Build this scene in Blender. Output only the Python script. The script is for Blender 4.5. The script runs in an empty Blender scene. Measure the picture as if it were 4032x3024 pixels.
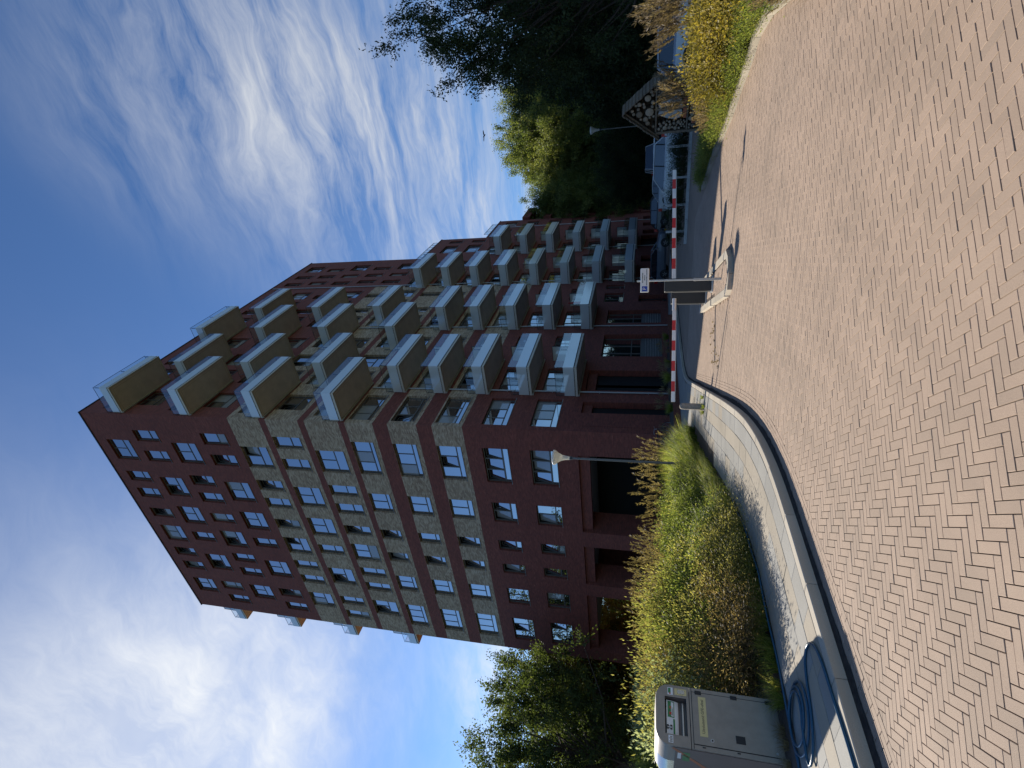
import bpy, math, random
import numpy as np
from mathutils import Matrix, Vector

R = math.radians
rng = np.random.default_rng(7)
random.seed(7)
SC = bpy.context.scene
COL = SC.collection

# ------------------------------------------------------------------ camera
CAM = np.array([18.3516, -24.6008, 1.7467])
FPX = 2098.67                                    # focal length in pixels of the 4032 x 3024 photograph


def cam_axes():
    yaw, pitch, roll = R(-31.758), R(13.9916), R(0.99978)
    cy, sy, cp, sp = math.cos(yaw), math.sin(yaw), math.cos(pitch), math.sin(pitch)
    f = np.array([sy * cp, cy * cp, sp])
    r0 = np.array([cy, -sy, 0.0])
    u0 = np.cross(r0, f)
    c, s = math.cos(roll), math.sin(roll)
    return c * r0 + s * u0, -s * r0 + c * u0, f


AR, AU, AF = cam_axes()
cd = bpy.data.cameras.new('camera')
cam = bpy.data.objects.new('camera', cd)
COL.objects.link(cam)
cd.sensor_fit = 'HORIZONTAL'
cd.sensor_width = 36
cd.lens = FPX / 4032 * 36
cd.clip_start = 0.05
cd.clip_end = 3000
# the photograph was stored lying on its side: the camera is rolled a quarter turn
m = Matrix(((-AU[0], AR[0], -AF[0], CAM[0]), (-AU[1], AR[1], -AF[1], CAM[1]), (-AU[2], AR[2], -AF[2], CAM[2]), (0, 0, 0, 1)))
cam.matrix_world = m
SC.camera = cam


def ray(x, y):
    """photo pixel -> direction"""
    return AR * (1512 - y) / FPX - AU * (x - 2016) / FPX + AF


def at(x, y, d):
    """point on the ground below the pixel's direction, d metres from the camera"""
    v = ray(x, y)
    v = v / np.linalg.norm(v[:2])
    return CAM[0] + v[0] * d, CAM[1] + v[1] * d


def on_ground(x, y, z=0.0):
    v = ray(x, y)
    t = (z - CAM[2]) / v[2]
    return CAM + v * t


def project(p):
    d = np.asarray(p, float) - CAM
    z = d @ AF
    return 2016 - FPX * (d @ AU) / z, 1512 - FPX * (d @ AR) / z, z


# ------------------------------------------------------------------ light
SUN_EL = R(31.0)
SUN_AZ = R(14.2)                                 # the tower's shadow runs out from its south-west corner
SUN_DIR = np.array([-math.cos(SUN_AZ) * math.cos(SUN_EL), math.sin(SUN_AZ) * math.cos(SUN_EL), math.sin(SUN_EL)])
sd = bpy.data.lights.new('sun', 'SUN')
sd.energy = 4.6
sd.angle = R(0.53)
sd.color = (1.0, 0.93, 0.82)
sun = bpy.data.objects.new('sun', sd)
COL.objects.link(sun)
sun.rotation_euler = Vector(SUN_DIR).to_track_quat('Z', 'Y').to_euler()
SC.view_settings.view_transform = 'Standard'
SC.view_settings.look = 'None'
SC.view_settings.exposure = 0.74
SC.view_settings.gamma = 1.0
SC.view_settings.use_curve_mapping = False
SC.cycles.use_denoising = True
SC.cycles.max_bounces = 6
SC.cycles.transparent_max_bounces = 12
SC.cycles.caustics_reflective = False
SC.cycles.caustics_refractive = False

W = bpy.data.worlds.new('World')
SC.world = W
W.use_nodes = True
nt = W.node_tree
nt.nodes.clear()


def N(tree, typ, ins=None, **kw):
    n = tree.nodes.new(typ)
    for k, v in kw.items():
        setattr(n, k, v)
    for k, v in (ins or {}).items():
        s = n.inputs[k]
        if isinstance(v, bpy.types.NodeSocket):
            tree.links.new(v, s)
        else:
            s.default_value = v
    return n


def MA(tree, op, a, b=None, c=None, clamp=False):
    n = tree.nodes.new('ShaderNodeMath')
    n.operation = op
    n.use_clamp = clamp
    for i, v in enumerate((a, b, c)):
        if v is None:
            continue
        if isinstance(v, bpy.types.NodeSocket):
            tree.links.new(v, n.inputs[i])
        else:
            n.inputs[i].default_value = v
    return n.outputs[0]


def build_world():
    t = nt
    sky = N(t, 'ShaderNodeTexSky', sky_type='NISHITA', sun_disc=False, sun_elevation=SUN_EL,
            sun_rotation=math.atan2(SUN_DIR[0], SUN_DIR[1]), altitude=0.0, air_density=1.0, dust_density=0.04, ozone_density=2.6)
    co = N(t, 'ShaderNodeTexCoord').outputs['Generated']
    sep = N(t, 'ShaderNodeSeparateXYZ', {0: co})
    z = MA(t, 'MAXIMUM', sep.outputs[2], 0.0)
    den = MA(t, 'ADD', z, 0.10)
    px = MA(t, 'DIVIDE', sep.outputs[0], den)
    py = MA(t, 'DIVIDE', sep.outputs[1], den)
    pl = N(t, 'ShaderNodeCombineXYZ', {0: px, 1: py, 2: 0.0}).outputs[0]
    # high cirrus: stretched, warped noise on a flat layer of air
    warp = N(t, 'ShaderNodeTexNoise', {'Vector': pl, 'Scale': 1.6, 'Detail': 4.0, 'Roughness': 0.6})
    wv = N(t, 'ShaderNodeVectorMath', {0: warp.outputs['Color'], 1: (0.5, 0.5, 0.5)}, operation='SUBTRACT')
    ws = N(t, 'ShaderNodeVectorMath', {0: wv.outputs[0], 3: 0.38}, operation='SCALE')
    pw = N(t, 'ShaderNodeVectorMath', {0: pl, 1: ws.outputs[0]}, operation='ADD')
    mp = N(t, 'ShaderNodeMapping', {'Vector': pw.outputs[0], 'Rotation': (0, 0, R(38)), 'Scale': (0.62, 2.3, 1.0), 'Location': (3.1, 1.7, 0.0)})
    fine = N(t, 'ShaderNodeTexNoise', {'Vector': mp.outputs[0], 'Scale': 1.9, 'Detail': 13.0, 'Roughness': 0.68, 'Distortion': 0.0})
    soft = N(t, 'ShaderNodeTexNoise', {'Vector': pw.outputs[0], 'Scale': 1.15, 'Detail': 6.0, 'Roughness': 0.55})

    def blob(pxl, rad):
        v = ray(*pxl)
        v = v / np.linalg.norm(v)
        d = N(t, 'ShaderNodeVectorMath', {0: co, 1: tuple(v)}, operation='DISTANCE').outputs['Value']
        return N(t, 'ShaderNodeMapRange', {0: d, 1: 0.0, 2: rad, 3: 1.0, 4: 0.0}, interpolation_type='SMOOTHSTEP').outputs[0]
    def cover(lst):
        c_ = None
        for pxl, rad, wgt in lst:
            q_ = MA(t, 'MULTIPLY', blob(pxl, rad), wgt)
            c_ = q_ if c_ is None else MA(t, 'ADD', c_, q_)
        return c_
    # the rest of the sky carries the same broken cirrus
    far = N(t, 'ShaderNodeTexNoise', {'Vector': pl, 'Scale': 0.55, 'Detail': 1.0})
    rest = MA(t, 'MULTIPLY', MA(t, 'SUBTRACT', far.outputs[0], 0.42, clamp=True), 0.16)
    cir = MA(t, 'ADD', cover((((1150, 380), 0.40, 0.60), ((1750, 650), 0.42, 0.62), ((720, 260), 0.30, 0.34), ((1950, 1150), 0.45, 0.18), ((950, 2750), 0.35, 0.22), ((2080, 2700), 0.20, 0.55))), rest)
    veil = cover((((150, 2650), 0.60, 0.26), ((600, 3150), 0.38, 0.60), ((2080, 2720), 0.22, 0.30), ((1900, 900), 0.5, 0.16), ((700, 3700), 0.8, 0.35)))
    f2 = N(t, 'ShaderNodeMapRange', {0: fine.outputs[0], 1: 0.40, 2: 0.72, 3: 0.0, 4: 1.0}).outputs[0]
    s2 = N(t, 'ShaderNodeMapRange', {0: soft.outputs[0], 1: 0.33, 2: 0.68, 3: 0.18, 4: 1.0}, interpolation_type='SMOOTHSTEP').outputs[0]
    dens = MA(t, 'ADD', MA(t, 'MULTIPLY', MA(t, 'MULTIPLY', f2, MA(t, 'ADD', MA(t, 'MULTIPLY', s2, 0.7), 0.5)), cir), MA(t, 'MULTIPLY', MA(t, 'MULTIPLY', s2, MA(t, 'ADD', 0.65, MA(t, 'MULTIPLY', f2, 0.5))), veil), clamp=True)
    dens = MA(t, 'MULTIPLY', dens, N(t, 'ShaderNodeMapRange', {0: sep.outputs[2], 1: -0.02, 2: 0.06}).outputs[0], clamp=True)
    # thin cloud scatters forwards, so it is brighter towards the sun
    mu = N(t, 'ShaderNodeVectorMath', {0: co, 1: tuple(SUN_DIR)}, operation='DOT_PRODUCT').outputs['Value']
    glow = N(t, 'ShaderNodeMapRange', {0: mu, 1: 0.2, 2: 1.0, 3: 4.9, 4: 7.0}).outputs[0]
    cc = N(t, 'ShaderNodeVectorMath', {0: (0.93, 0.96, 1.0), 3: glow}, operation='SCALE').outputs[0]
    # deeper blue, as the photograph's sky
    tint = N(t, 'ShaderNodeMix', {6: sky.outputs[0], 7: (0.60, 0.77, 0.98, 1.0), 0: 1.0}, data_type='RGBA', blend_type='MULTIPLY').outputs[2]
    mix = N(t, 'ShaderNodeMix', {0: dens, 6: tint, 7: cc}, data_type='RGBA').outputs[2]
    bg = N(t, 'ShaderNodeBackground', {0: mix, 1: 0.086})
    out = N(t, 'ShaderNodeOutputWorld', {0: bg.outputs[0]})


build_world()

# ------------------------------------------------------------------ materials
MATS = {}


def mat(name, color=(0.5, 0.5, 0.5), rough=0.6, metal=0.0, ior=1.45, noise=0.0, nscale=6.0, bump=0.0, bscale=40.0, spec=0.5, vary=0.0, coat=0.0, coords='Object'):
    """plain procedural material: base colour broken up by noise, optional relief"""
    if name in MATS:
        return MATS[name]
    M_ = bpy.data.materials.new(name)
    M_.use_nodes = True
    t = M_.node_tree
    b = t.nodes['Principled BSDF']
    b.inputs['Roughness'].default_value = rough
    b.inputs['Metallic'].default_value = metal
    b.inputs['IOR'].default_value = ior
    b.inputs['Specular IOR Level'].default_value = spec
    b.inputs['Coat Weight'].default_value = coat
    co = N(t, 'ShaderNodeTexCoord').outputs[coords]
    c = (*color, 1)
    if noise or vary:
        no = N(t, 'ShaderNodeTexNoise', {'Vector': co, 'Scale': nscale, 'Detail': 6.0, 'Roughness': 0.6})
        f = N(t, 'ShaderNodeMapRange', {0: no.outputs[0], 1: 0.3, 2: 0.7, 3: 1 - noise, 4: 1 + noise}).outputs[0]
        if vary:
            oi = N(t, 'ShaderNodeObjectInfo').outputs['Random']
            f = MA(t, 'MULTIPLY', f, N(t, 'ShaderNodeMapRange', {0: oi, 1: 0, 2: 1, 3: 1 - vary, 4: 1 + vary}).outputs[0])
        c2 = N(t, 'ShaderNodeVectorMath', {0: color, 3: f}, operation='SCALE').outputs[0]
        t.links.new(c2, b.inputs['Base Color'])
    else:
        b.inputs['Base Color'].default_value = c
    if bump:
        n2 = N(t, 'ShaderNodeTexNoise', {'Vector': co, 'Scale': bscale, 'Detail': 4.0})
        bp = N(t, 'ShaderNodeBump', {'Height': n2.outputs[0], 'Strength': bump, 'Distance': 0.01})
        t.links.new(bp.outputs[0], b.inputs['Normal'])
    MATS[name] = M_
    return M_


def ramp(t, fac, stops):
    r = N(t, 'ShaderNodeValToRGB', {0: fac})
    e = r.color_ramp.elements
    while len(e) > 1:
        e.remove(e[-1])
    e[0].position = stops[0][0]
    e[0].color = (*stops[0][1], 1)
    for p, c in stops[1:]:
        k = e.new(p)
        k.color = (*c, 1)
    return r.outputs[0]


def wall_brick(name, stops, mortar, light=0.0):
    M_ = bpy.data.materials.new(name)
    M_.use_nodes = True
    t = M_.node_tree
    b = t.nodes['Principled BSDF']
    g = N(t, 'ShaderNodeNewGeometry')
    s = N(t, 'ShaderNodeSeparateXYZ', {0: g.outputs['Position']})
    u = MA(t, 'ADD', s.outputs[0], s.outputs[1])
    vec = N(t, 'ShaderNodeCombineXYZ', {0: u, 1: s.outputs[2], 2: 0.0}).outputs[0]
    br = N(t, 'ShaderNodeTexBrick', {'Vector': vec, 'Color1': (0, 0, 0, 1), 'Color2': (1, 1, 1, 1), 'Mortar': (0.5, 0.5, 0.5, 1), 'Scale': 1.0,
                                     'Mortar Size': 0.006, 'Mortar Smooth': 0.3, 'Bias': 0.0, 'Brick Width': 0.24, 'Row Height': 0.075})
    no = N(t, 'ShaderNodeTexNoise', {'Vector': vec, 'Scale': 0.5, 'Detail': 5.0, 'Roughness': 0.6})
    # streaky clusters of brighter bricks, a few courses high
    mp = N(t, 'ShaderNodeMapping', {'Vector': vec, 'Scale': (2.4, 9.0, 1.0)})
    st = N(t, 'ShaderNodeTexNoise', {'Vector': mp.outputs[0], 'Scale': 1.0, 'Detail': 3.0})
    f = MA(t, 'ADD', MA(t, 'MULTIPLY', br.outputs[0], 0.55), MA(t, 'MULTIPLY', MA(t, 'SUBTRACT', no.outputs[0], 0.5), 0.55))
    f = MA(t, 'ADD', f, MA(t, 'MULTIPLY', MA(t, 'SUBTRACT', st.outputs[0], 0.62, clamp=True), 2.0 + light), clamp=True)
    col = ramp(t, f, stops)
    mx = N(t, 'ShaderNodeMix', {0: br.outputs['Fac'], 6: col, 7: (*mortar, 1)}, data_type='RGBA').outputs[2]
    t.links.new(mx, b.inputs['Base Color'])
    b.inputs['Roughness'].default_value = 0.85
    bp = N(t, 'ShaderNodeBump', {'Height': MA(t, 'SUBTRACT', 1.0, br.outputs['Fac']), 'Strength': 0.5, 'Distance': 0.008})
    t.links.new(bp.outputs[0], b.inputs['Normal'])
    MATS[name] = M_
    return M_


wall_brick('red_brick', [(0.0, (0.155, 0.036, 0.024)), (0.5, (0.235, 0.056, 0.036)), (0.8, (0.33, 0.105, 0.066)), (1.0, (0.48, 0.29, 0.21))], (0.15, 0.072, 0.05))
wall_brick('beige_brick', [(0.0, (0.26, 0.165, 0.10)), (0.3, (0.42, 0.295, 0.185)), (0.6, (0.55, 0.42, 0.29)), (1.0, (0.66, 0.55, 0.42))], (0.34, 0.25, 0.17), 0.4)


def paver_mat(name, stops, rough=0.85):
    M_ = bpy.data.materials.new(name)
    M_.use_nodes = True
    t = M_.node_tree
    b = t.nodes['Principled BSDF']
    a = N(t, 'ShaderNodeAttribute', attribute_name='rnd').outputs['Fac']
    oi = N(t, 'ShaderNodeObjectInfo').outputs['Random']
    r_ = MA(t, 'FRACT', MA(t, 'ADD', a, oi))
    g = N(t, 'ShaderNodeNewGeometry').outputs['Position']
    big = N(t, 'ShaderNodeTexNoise', {'Vector': g, 'Scale': 0.8, 'Detail': 5.0, 'Roughness': 0.65})
    f = MA(t, 'ADD', MA(t, 'MULTIPLY', r_, 0.30), MA(t, 'MULTIPLY', MA(t, 'SUBTRACT', big.outputs[0], 0.18), 0.85), clamp=True)
    col = ramp(t, f, stops)
    sp = N(t, 'ShaderNodeTexNoise', {'Vector': g, 'Scale': 260.0, 'Detail': 3.0, 'Roughness': 0.7})
    k = N(t, 'ShaderNodeMapRange', {0: sp.outputs[0], 1: 0.25, 2: 0.75, 3: 0.68, 4: 1.32}).outputs[0]
    # worn and stained patches, tyre-dark streaks along the road
    wm = N(t, 'ShaderNodeMapping', {'Vector': g, 'Rotation': (0, 0, R(25)), 'Scale': (1.1, 0.28, 1.0)})
    wn_ = N(t, 'ShaderNodeTexNoise', {'Vector': wm.outputs[0], 'Scale': 1.2, 'Detail': 6.0, 'Roughness': 0.62})
    k = MA(t, 'MULTIPLY', k, N(t, 'ShaderNodeMapRange', {0: wn_.outputs[0], 1: 0.36, 2: 0.62, 3: 0.91, 4: 1.05}).outputs[0])
    c2 = N(t, 'ShaderNodeVectorMath', {0: col, 3: k}, operation='SCALE').outputs[0]
    t.links.new(c2, b.inputs['Base Color'])
    b.inputs['Roughness'].default_value = rough
    bp = N(t, 'ShaderNodeBump', {'Height': sp.outputs[0], 'Strength': 0.35, 'Distance': 0.004})
    t.links.new(bp.outputs[0], b.inputs['Normal'])
    MATS[name] = M_
    return M_


paver_mat('paver', [(0.0, (0.26, 0.195, 0.142)), (0.35, (0.335, 0.243, 0.174)), (0.7, (0.385, 0.278, 0.199)), (1.0, (0.415, 0.31, 0.23))])
paver_mat('slab_grey', [(0.0, (0.22, 0.21, 0.185)), (1.0, (0.34, 0.325, 0.285))])
paver_mat('slab_beige', [(0.0, (0.27, 0.23, 0.17)), (1.0, (0.385, 0.33, 0.25))])
paver_mat('kerb_old', [(0.0, (0.20, 0.17, 0.12)), (1.0, (0.44, 0.39, 0.30))])
paver_mat('kerb_stone', [(0.0, (0.36, 0.31, 0.235)), (1.0, (0.52, 0.46, 0.365))])
mat('joint_sand', (0.08, 0.056, 0.041), 0.95, noise=0.4, nscale=20)
mat('kerb_dirt_shade', (0.035, 0.027, 0.022), 0.95, noise=0.5, nscale=14, bump=0.6)
mat('soil', (0.06, 0.045, 0.03), 0.95, noise=0.5, nscale=5, bump=0.6)


def leaf_mat(name, stops, trans=0.4, rough=0.55):
    M_ = bpy.data.materials.new(name)
    M_.use_nodes = True
    t = M_.node_tree
    b = t.nodes['Principled BSDF']
    out = t.nodes['Material Output']
    a = N(t, 'ShaderNodeAttribute', attribute_name='rnd').outputs['Fac']
    g = N(t, 'ShaderNodeTexCoord').outputs['Object']
    no = N(t, 'ShaderNodeTexNoise', {'Vector': g, 'Scale': 1.3, 'Detail': 3.0})
    oi = N(t, 'ShaderNodeObjectInfo').outputs['Random']
    f = MA(t, 'ADD', MA(t, 'MULTIPLY', a, 0.7), MA(t, 'MULTIPLY', MA(t, 'SUBTRACT', no.outputs[0], 0.35), 0.7))
    f = MA(t, 'ADD', f, MA(t, 'MULTIPLY', MA(t, 'SUBTRACT', oi, 0.5), 0.25), clamp=True)
    col = ramp(t, f, stops)
    t.links.new(col, b.inputs['Base Color'])
    b.inputs['Roughness'].default_value = rough
    b.inputs['Specular IOR Level'].default_value = 0.4
    tr = N(t, 'ShaderNodeBsdfTranslucent', {0: N(t, 'ShaderNodeVectorMath', {0: col, 1: (1.5, 1.5, 0.8)}, operation='MULTIPLY').outputs[0]})
    mx = N(t, 'ShaderNodeMixShader', {0: trans, 1: b.outputs[0], 2: tr.outputs[0]})
    t.links.new(mx.outputs[0], out.inputs[0])
    MATS[name] = M_
    return M_


leaf_mat('leaf_dark', [(0, (0.014, 0.022, 0.007)), (0.6, (0.034, 0.050, 0.014)), (1, (0.08, 0.09, 0.025))], 0.35, 0.75)
leaf_mat('leaf_oak', [(0, (0.03, 0.045, 0.014)), (0.6, (0.07, 0.095, 0.028)), (1, (0.15, 0.165, 0.05))], 0.5, 0.7)
leaf_mat('leaf_poplar', [(0, (0.048, 0.072, 0.020)), (0.5, (0.137, 0.168, 0.048)), (1, (0.305, 0.305, 0.112))], 0.5)
leaf_mat('leaf_green', [(0, (0.063, 0.095, 0.025)), (0.6, (0.178, 0.208, 0.059)), (1, (0.377, 0.330, 0.115))], 0.62)
leaf_mat('leaf_olive', [(0, (0.106, 0.106, 0.037)), (0.5, (0.258, 0.238, 0.085)), (0.85, (0.484, 0.423, 0.203)), (1, (0.605, 0.450, 0.288))], 0.62)
leaf_mat('leaf_rust', [(0, (0.098, 0.077, 0.036)), (0.5, (0.238, 0.168, 0.084)), (1, (0.448, 0.336, 0.196))], 0.58)
leaf_mat('leaf_silver', [(0, (0.125, 0.163, 0.094)), (0.5, (0.300, 0.338, 0.213)), (1, (0.525, 0.550, 0.400))], 0.45)
leaf_mat('leaf_yellow', [(0, (0.083, 0.064, 0.014)), (0.45, (0.202, 0.175, 0.042)), (0.8, (0.386, 0.285, 0.060)), (1, (0.478, 0.423, 0.204))], 0.45)
leaf_mat('grass_blade', [(0, (0.084, 0.120, 0.024)), (0.5, (0.211, 0.256, 0.061)), (1, (0.463, 0.374, 0.143))], 0.62)
leaf_mat('grass_dry', [(0, (0.15, 0.11, 0.06)), (0.5, (0.27, 0.20, 0.12)), (1, (0.40, 0.32, 0.20))], 0.4)
leaf_mat('plume_brown', [(0, (0.091, 0.072, 0.036)), (0.5, (0.195, 0.150, 0.078)), (1, (0.338, 0.260, 0.143))], 0.5)
leaf_mat('plume_tan', [(0, (0.09, 0.065, 0.04)), (0.5, (0.17, 0.125, 0.08)), (1, (0.30, 0.23, 0.14))], 0.35)
leaf_mat('petal_pink', [(0, (0.5, 0.05, 0.15)), (1, (0.7, 0.2, 0.35))], 0.3)
mat('bark', (0.07, 0.05, 0.035), 0.9, noise=0.4, nscale=10, bump=0.8)
mat('bark_grey', (0.12, 0.105, 0.085), 0.9, noise=0.35, nscale=10, bump=0.8)
mat('window_frame', (0.115, 0.105, 0.09), 0.45)
mat('sill_metal', (0.22, 0.21, 0.20), 0.4, metal=0.4)
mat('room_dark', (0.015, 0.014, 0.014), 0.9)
mat('ceiling_pale', (0.45, 0.42, 0.36), 0.9, noise=0.1)
mat('concrete', (0.36, 0.335, 0.29), 0.85, noise=0.14, nscale=1.5, bump=0.15)
mat('soffit', (0.68, 0.62, 0.53), 0.9, noise=0.12, nscale=1.2)
mat('soffit_edge', (0.56, 0.50, 0.40), 0.85)
mat('black_gap', (0.012, 0.012, 0.013), 0.6)
mat('steel', (0.42, 0.42, 0.42), 0.35, metal=0.9, noise=0.1)
mat('galvanised', (0.46, 0.46, 0.45), 0.45, metal=0.6, noise=0.12, nscale=5)
mat('pipe_grey', (0.40, 0.40, 0.39), 0.5, metal=0.2)
mat('lamp_pole', (0.10, 0.10, 0.10), 0.35, metal=0.5)
mat('dark_metal', (0.03, 0.031, 0.033), 0.45, noise=0.15)
mat('cabinet_grey', (0.028, 0.03, 0.03), 0.5, noise=0.12, nscale=4)
mat('white_paint', (0.80, 0.79, 0.76), 0.4, noise=0.05, nscale=8)
mat('red_paint', (0.58, 0.025, 0.03), 0.4, noise=0.08, nscale=8)
mat('sign_white', (0.78, 0.74, 0.68), 0.45, noise=0.04)
mat('sign_blue', (0.012, 0.05, 0.32), 0.4)
mat('ink', (0.05, 0.045, 0.04), 0.6)
mat('black_rubber', (0.02, 0.02, 0.021), 0.6)
mat('hose_blue', (0.015, 0.075, 0.13), 0.28, noise=0.15, nscale=30)
mat('bollard_stone', (0.30, 0.255, 0.205), 0.85, noise=0.25, nscale=18, bump=0.4)
mat('container_taupe', (0.31, 0.265, 0.21), 0.55, noise=0.10, nscale=7, bump=0.1)
mat('container_side', (0.15, 0.118, 0.105), 0.5, noise=0.08, nscale=4)
mat('container_lid', (0.46, 0.45, 0.44), 0.25, metal=0.7, noise=0.06)
mat('sticker_yellow', (0.66, 0.54, 0.25), 0.6, noise=0.06)
mat('sticker_white', (0.78, 0.78, 0.76), 0.5)
mat('sticker_green', (0.05, 0.22, 0.07), 0.5)
mat('sticker_red', (0.55, 0.05, 0.03), 0.5)
mat('orange_stripe', (0.42, 0.14, 0.06), 0.5)
mat('corten', (0.17, 0.052, 0.03), 0.85, noise=0.3, nscale=6)
mat('wood_old', (0.145, 0.108, 0.074), 0.9, noise=0.3, nscale=12, vary=0.25, bump=0.3)
mat('log_end', (0.27, 0.205, 0.14), 0.9, noise=0.25, nscale=30, vary=0.3)
mat('log_bark', (0.10, 0.07, 0.045), 0.95, noise=0.3, nscale=20)
mat('stone_plate', (0.34, 0.32, 0.29), 0.85, noise=0.25, nscale=8)
mat('clay_brick', (0.36, 0.10, 0.04), 0.85, noise=0.2)
mat('fence_green', (0.02, 0.06, 0.04), 0.5)
mat('post_concrete', (0.38, 0.37, 0.34), 0.9, noise=0.15)
mat('plate_yellow', (0.75, 0.42, 0.02), 0.5)
mat('car_glass', (0.012, 0.017, 0.024), 0.04, ior=1.9)
mat('car_dark', (0.09, 0.11, 0.14), 0.28, coat=0.6)
mat('car_black', (0.012, 0.012, 0.014), 0.25, coat=0.6)
mat('car_white', (0.55, 0.56, 0.56), 0.3, coat=0.5)
mat('car_silver', (0.42, 0.44, 0.47), 0.3, metal=0.5, coat=0.5)
mat('tail_red', (0.45, 0.01, 0.01), 0.25)
mat('lamp_clear', (0.75, 0.75, 0.72), 0.15)
mat('grille_panel', (0.13, 0.125, 0.115), 0.6)
mat('parasol_red', (0.45, 0.02, 0.03), 0.8)
mat('bird_grey', (0.06, 0.06, 0.065), 0.8)
mat('bike_black', (0.03, 0.03, 0.033), 0.45)


def glass_mat(name, base, ior, rough=0.02, wav=0.0):
    M_ = mat(name, base, rough, ior=ior)
    if wav:
        t = M_.node_tree
        b = t.nodes['Principled BSDF']
        co = N(t, 'ShaderNodeTexCoord').outputs['Object']
        oi = N(t, 'ShaderNodeObjectInfo').outputs['Random']
        no = N(t, 'ShaderNodeTexNoise', {'Vector': co, 'W': MA(t, 'MULTIPLY', oi, 50.0), 'Scale': 1.2, 'Detail': 1.0}, noise_dimensions='4D')
        bp = N(t, 'ShaderNodeBump', {'Height': no.outputs[0], 'Strength': wav, 'Distance': 0.02})
        t.links.new(bp.outputs[0], b.inputs['Normal'])
    return M_


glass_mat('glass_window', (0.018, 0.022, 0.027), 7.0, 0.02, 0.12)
glass_mat('glass_blind', (0.28, 0.27, 0.25), 2.2, 0.05, 0.1)
glass_mat('glass_frosted', (0.66, 0.69, 0.655), 2.8, 0.08, 0.05)


def clear_glass(name, tint, edge):
    M_ = bpy.data.materials.new(name)
    M_.use_nodes = True
    t = M_.node_tree
    out = t.nodes['Material Output']
    t.nodes.remove(t.nodes['Principled BSDF'])
    tr = N(t, 'ShaderNodeBsdfTransparent', {0: (*tint, 1)})
    gl = N(t, 'ShaderNodeBsdfGlossy', {0: (0.95, 0.97, 1, 1), 'Roughness': 0.02})
    fr = N(t, 'ShaderNodeFresnel', {'IOR': edge})
    mx = N(t, 'ShaderNodeMixShader', {0: MA(t, 'MULTIPLY', fr.outputs[0], MA(t, 'SUBTRACT', 1.0, N(t, 'ShaderNodeNewGeometry').outputs['Backfacing'])), 1: tr.outputs[0], 2: gl.outputs[0]})
    t.links.new(mx.outputs[0], out.inputs[0])
    MATS[name] = M_


clear_glass('glass_clear', (0.93, 0.96, 0.95), 2.5)


def lamp_glass():
    M_ = bpy.data.materials.new('lamp_glass')
    M_.use_nodes = True
    t = M_.node_tree
    b = t.nodes['Principled BSDF']
    out = t.nodes['Material Output']
    b.inputs['Base Color'].default_value = (0.9, 0.88, 0.82, 1)
    b.inputs['Roughness'].default_value = 0.12
    b.inputs['IOR'].default_value = 1.6
    tl = N(t, 'ShaderNodeBsdfTranslucent', {0: (0.95, 0.92, 0.84, 1)})
    tr = N(t, 'ShaderNodeBsdfTransparent', {0: (0.95, 0.95, 0.92, 1)})
    m1 = N(t, 'ShaderNodeMixShader', {0: 0.55, 1: b.outputs[0], 2: tl.outputs[0]})
    m2 = N(t, 'ShaderNodeMixShader', {0: 0.30, 1: m1.outputs[0], 2: tr.outputs[0]})
    t.links.new(m2.outputs[0], out.inputs[0])
    MATS['lamp_glass'] = M_


lamp_glass()


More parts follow.
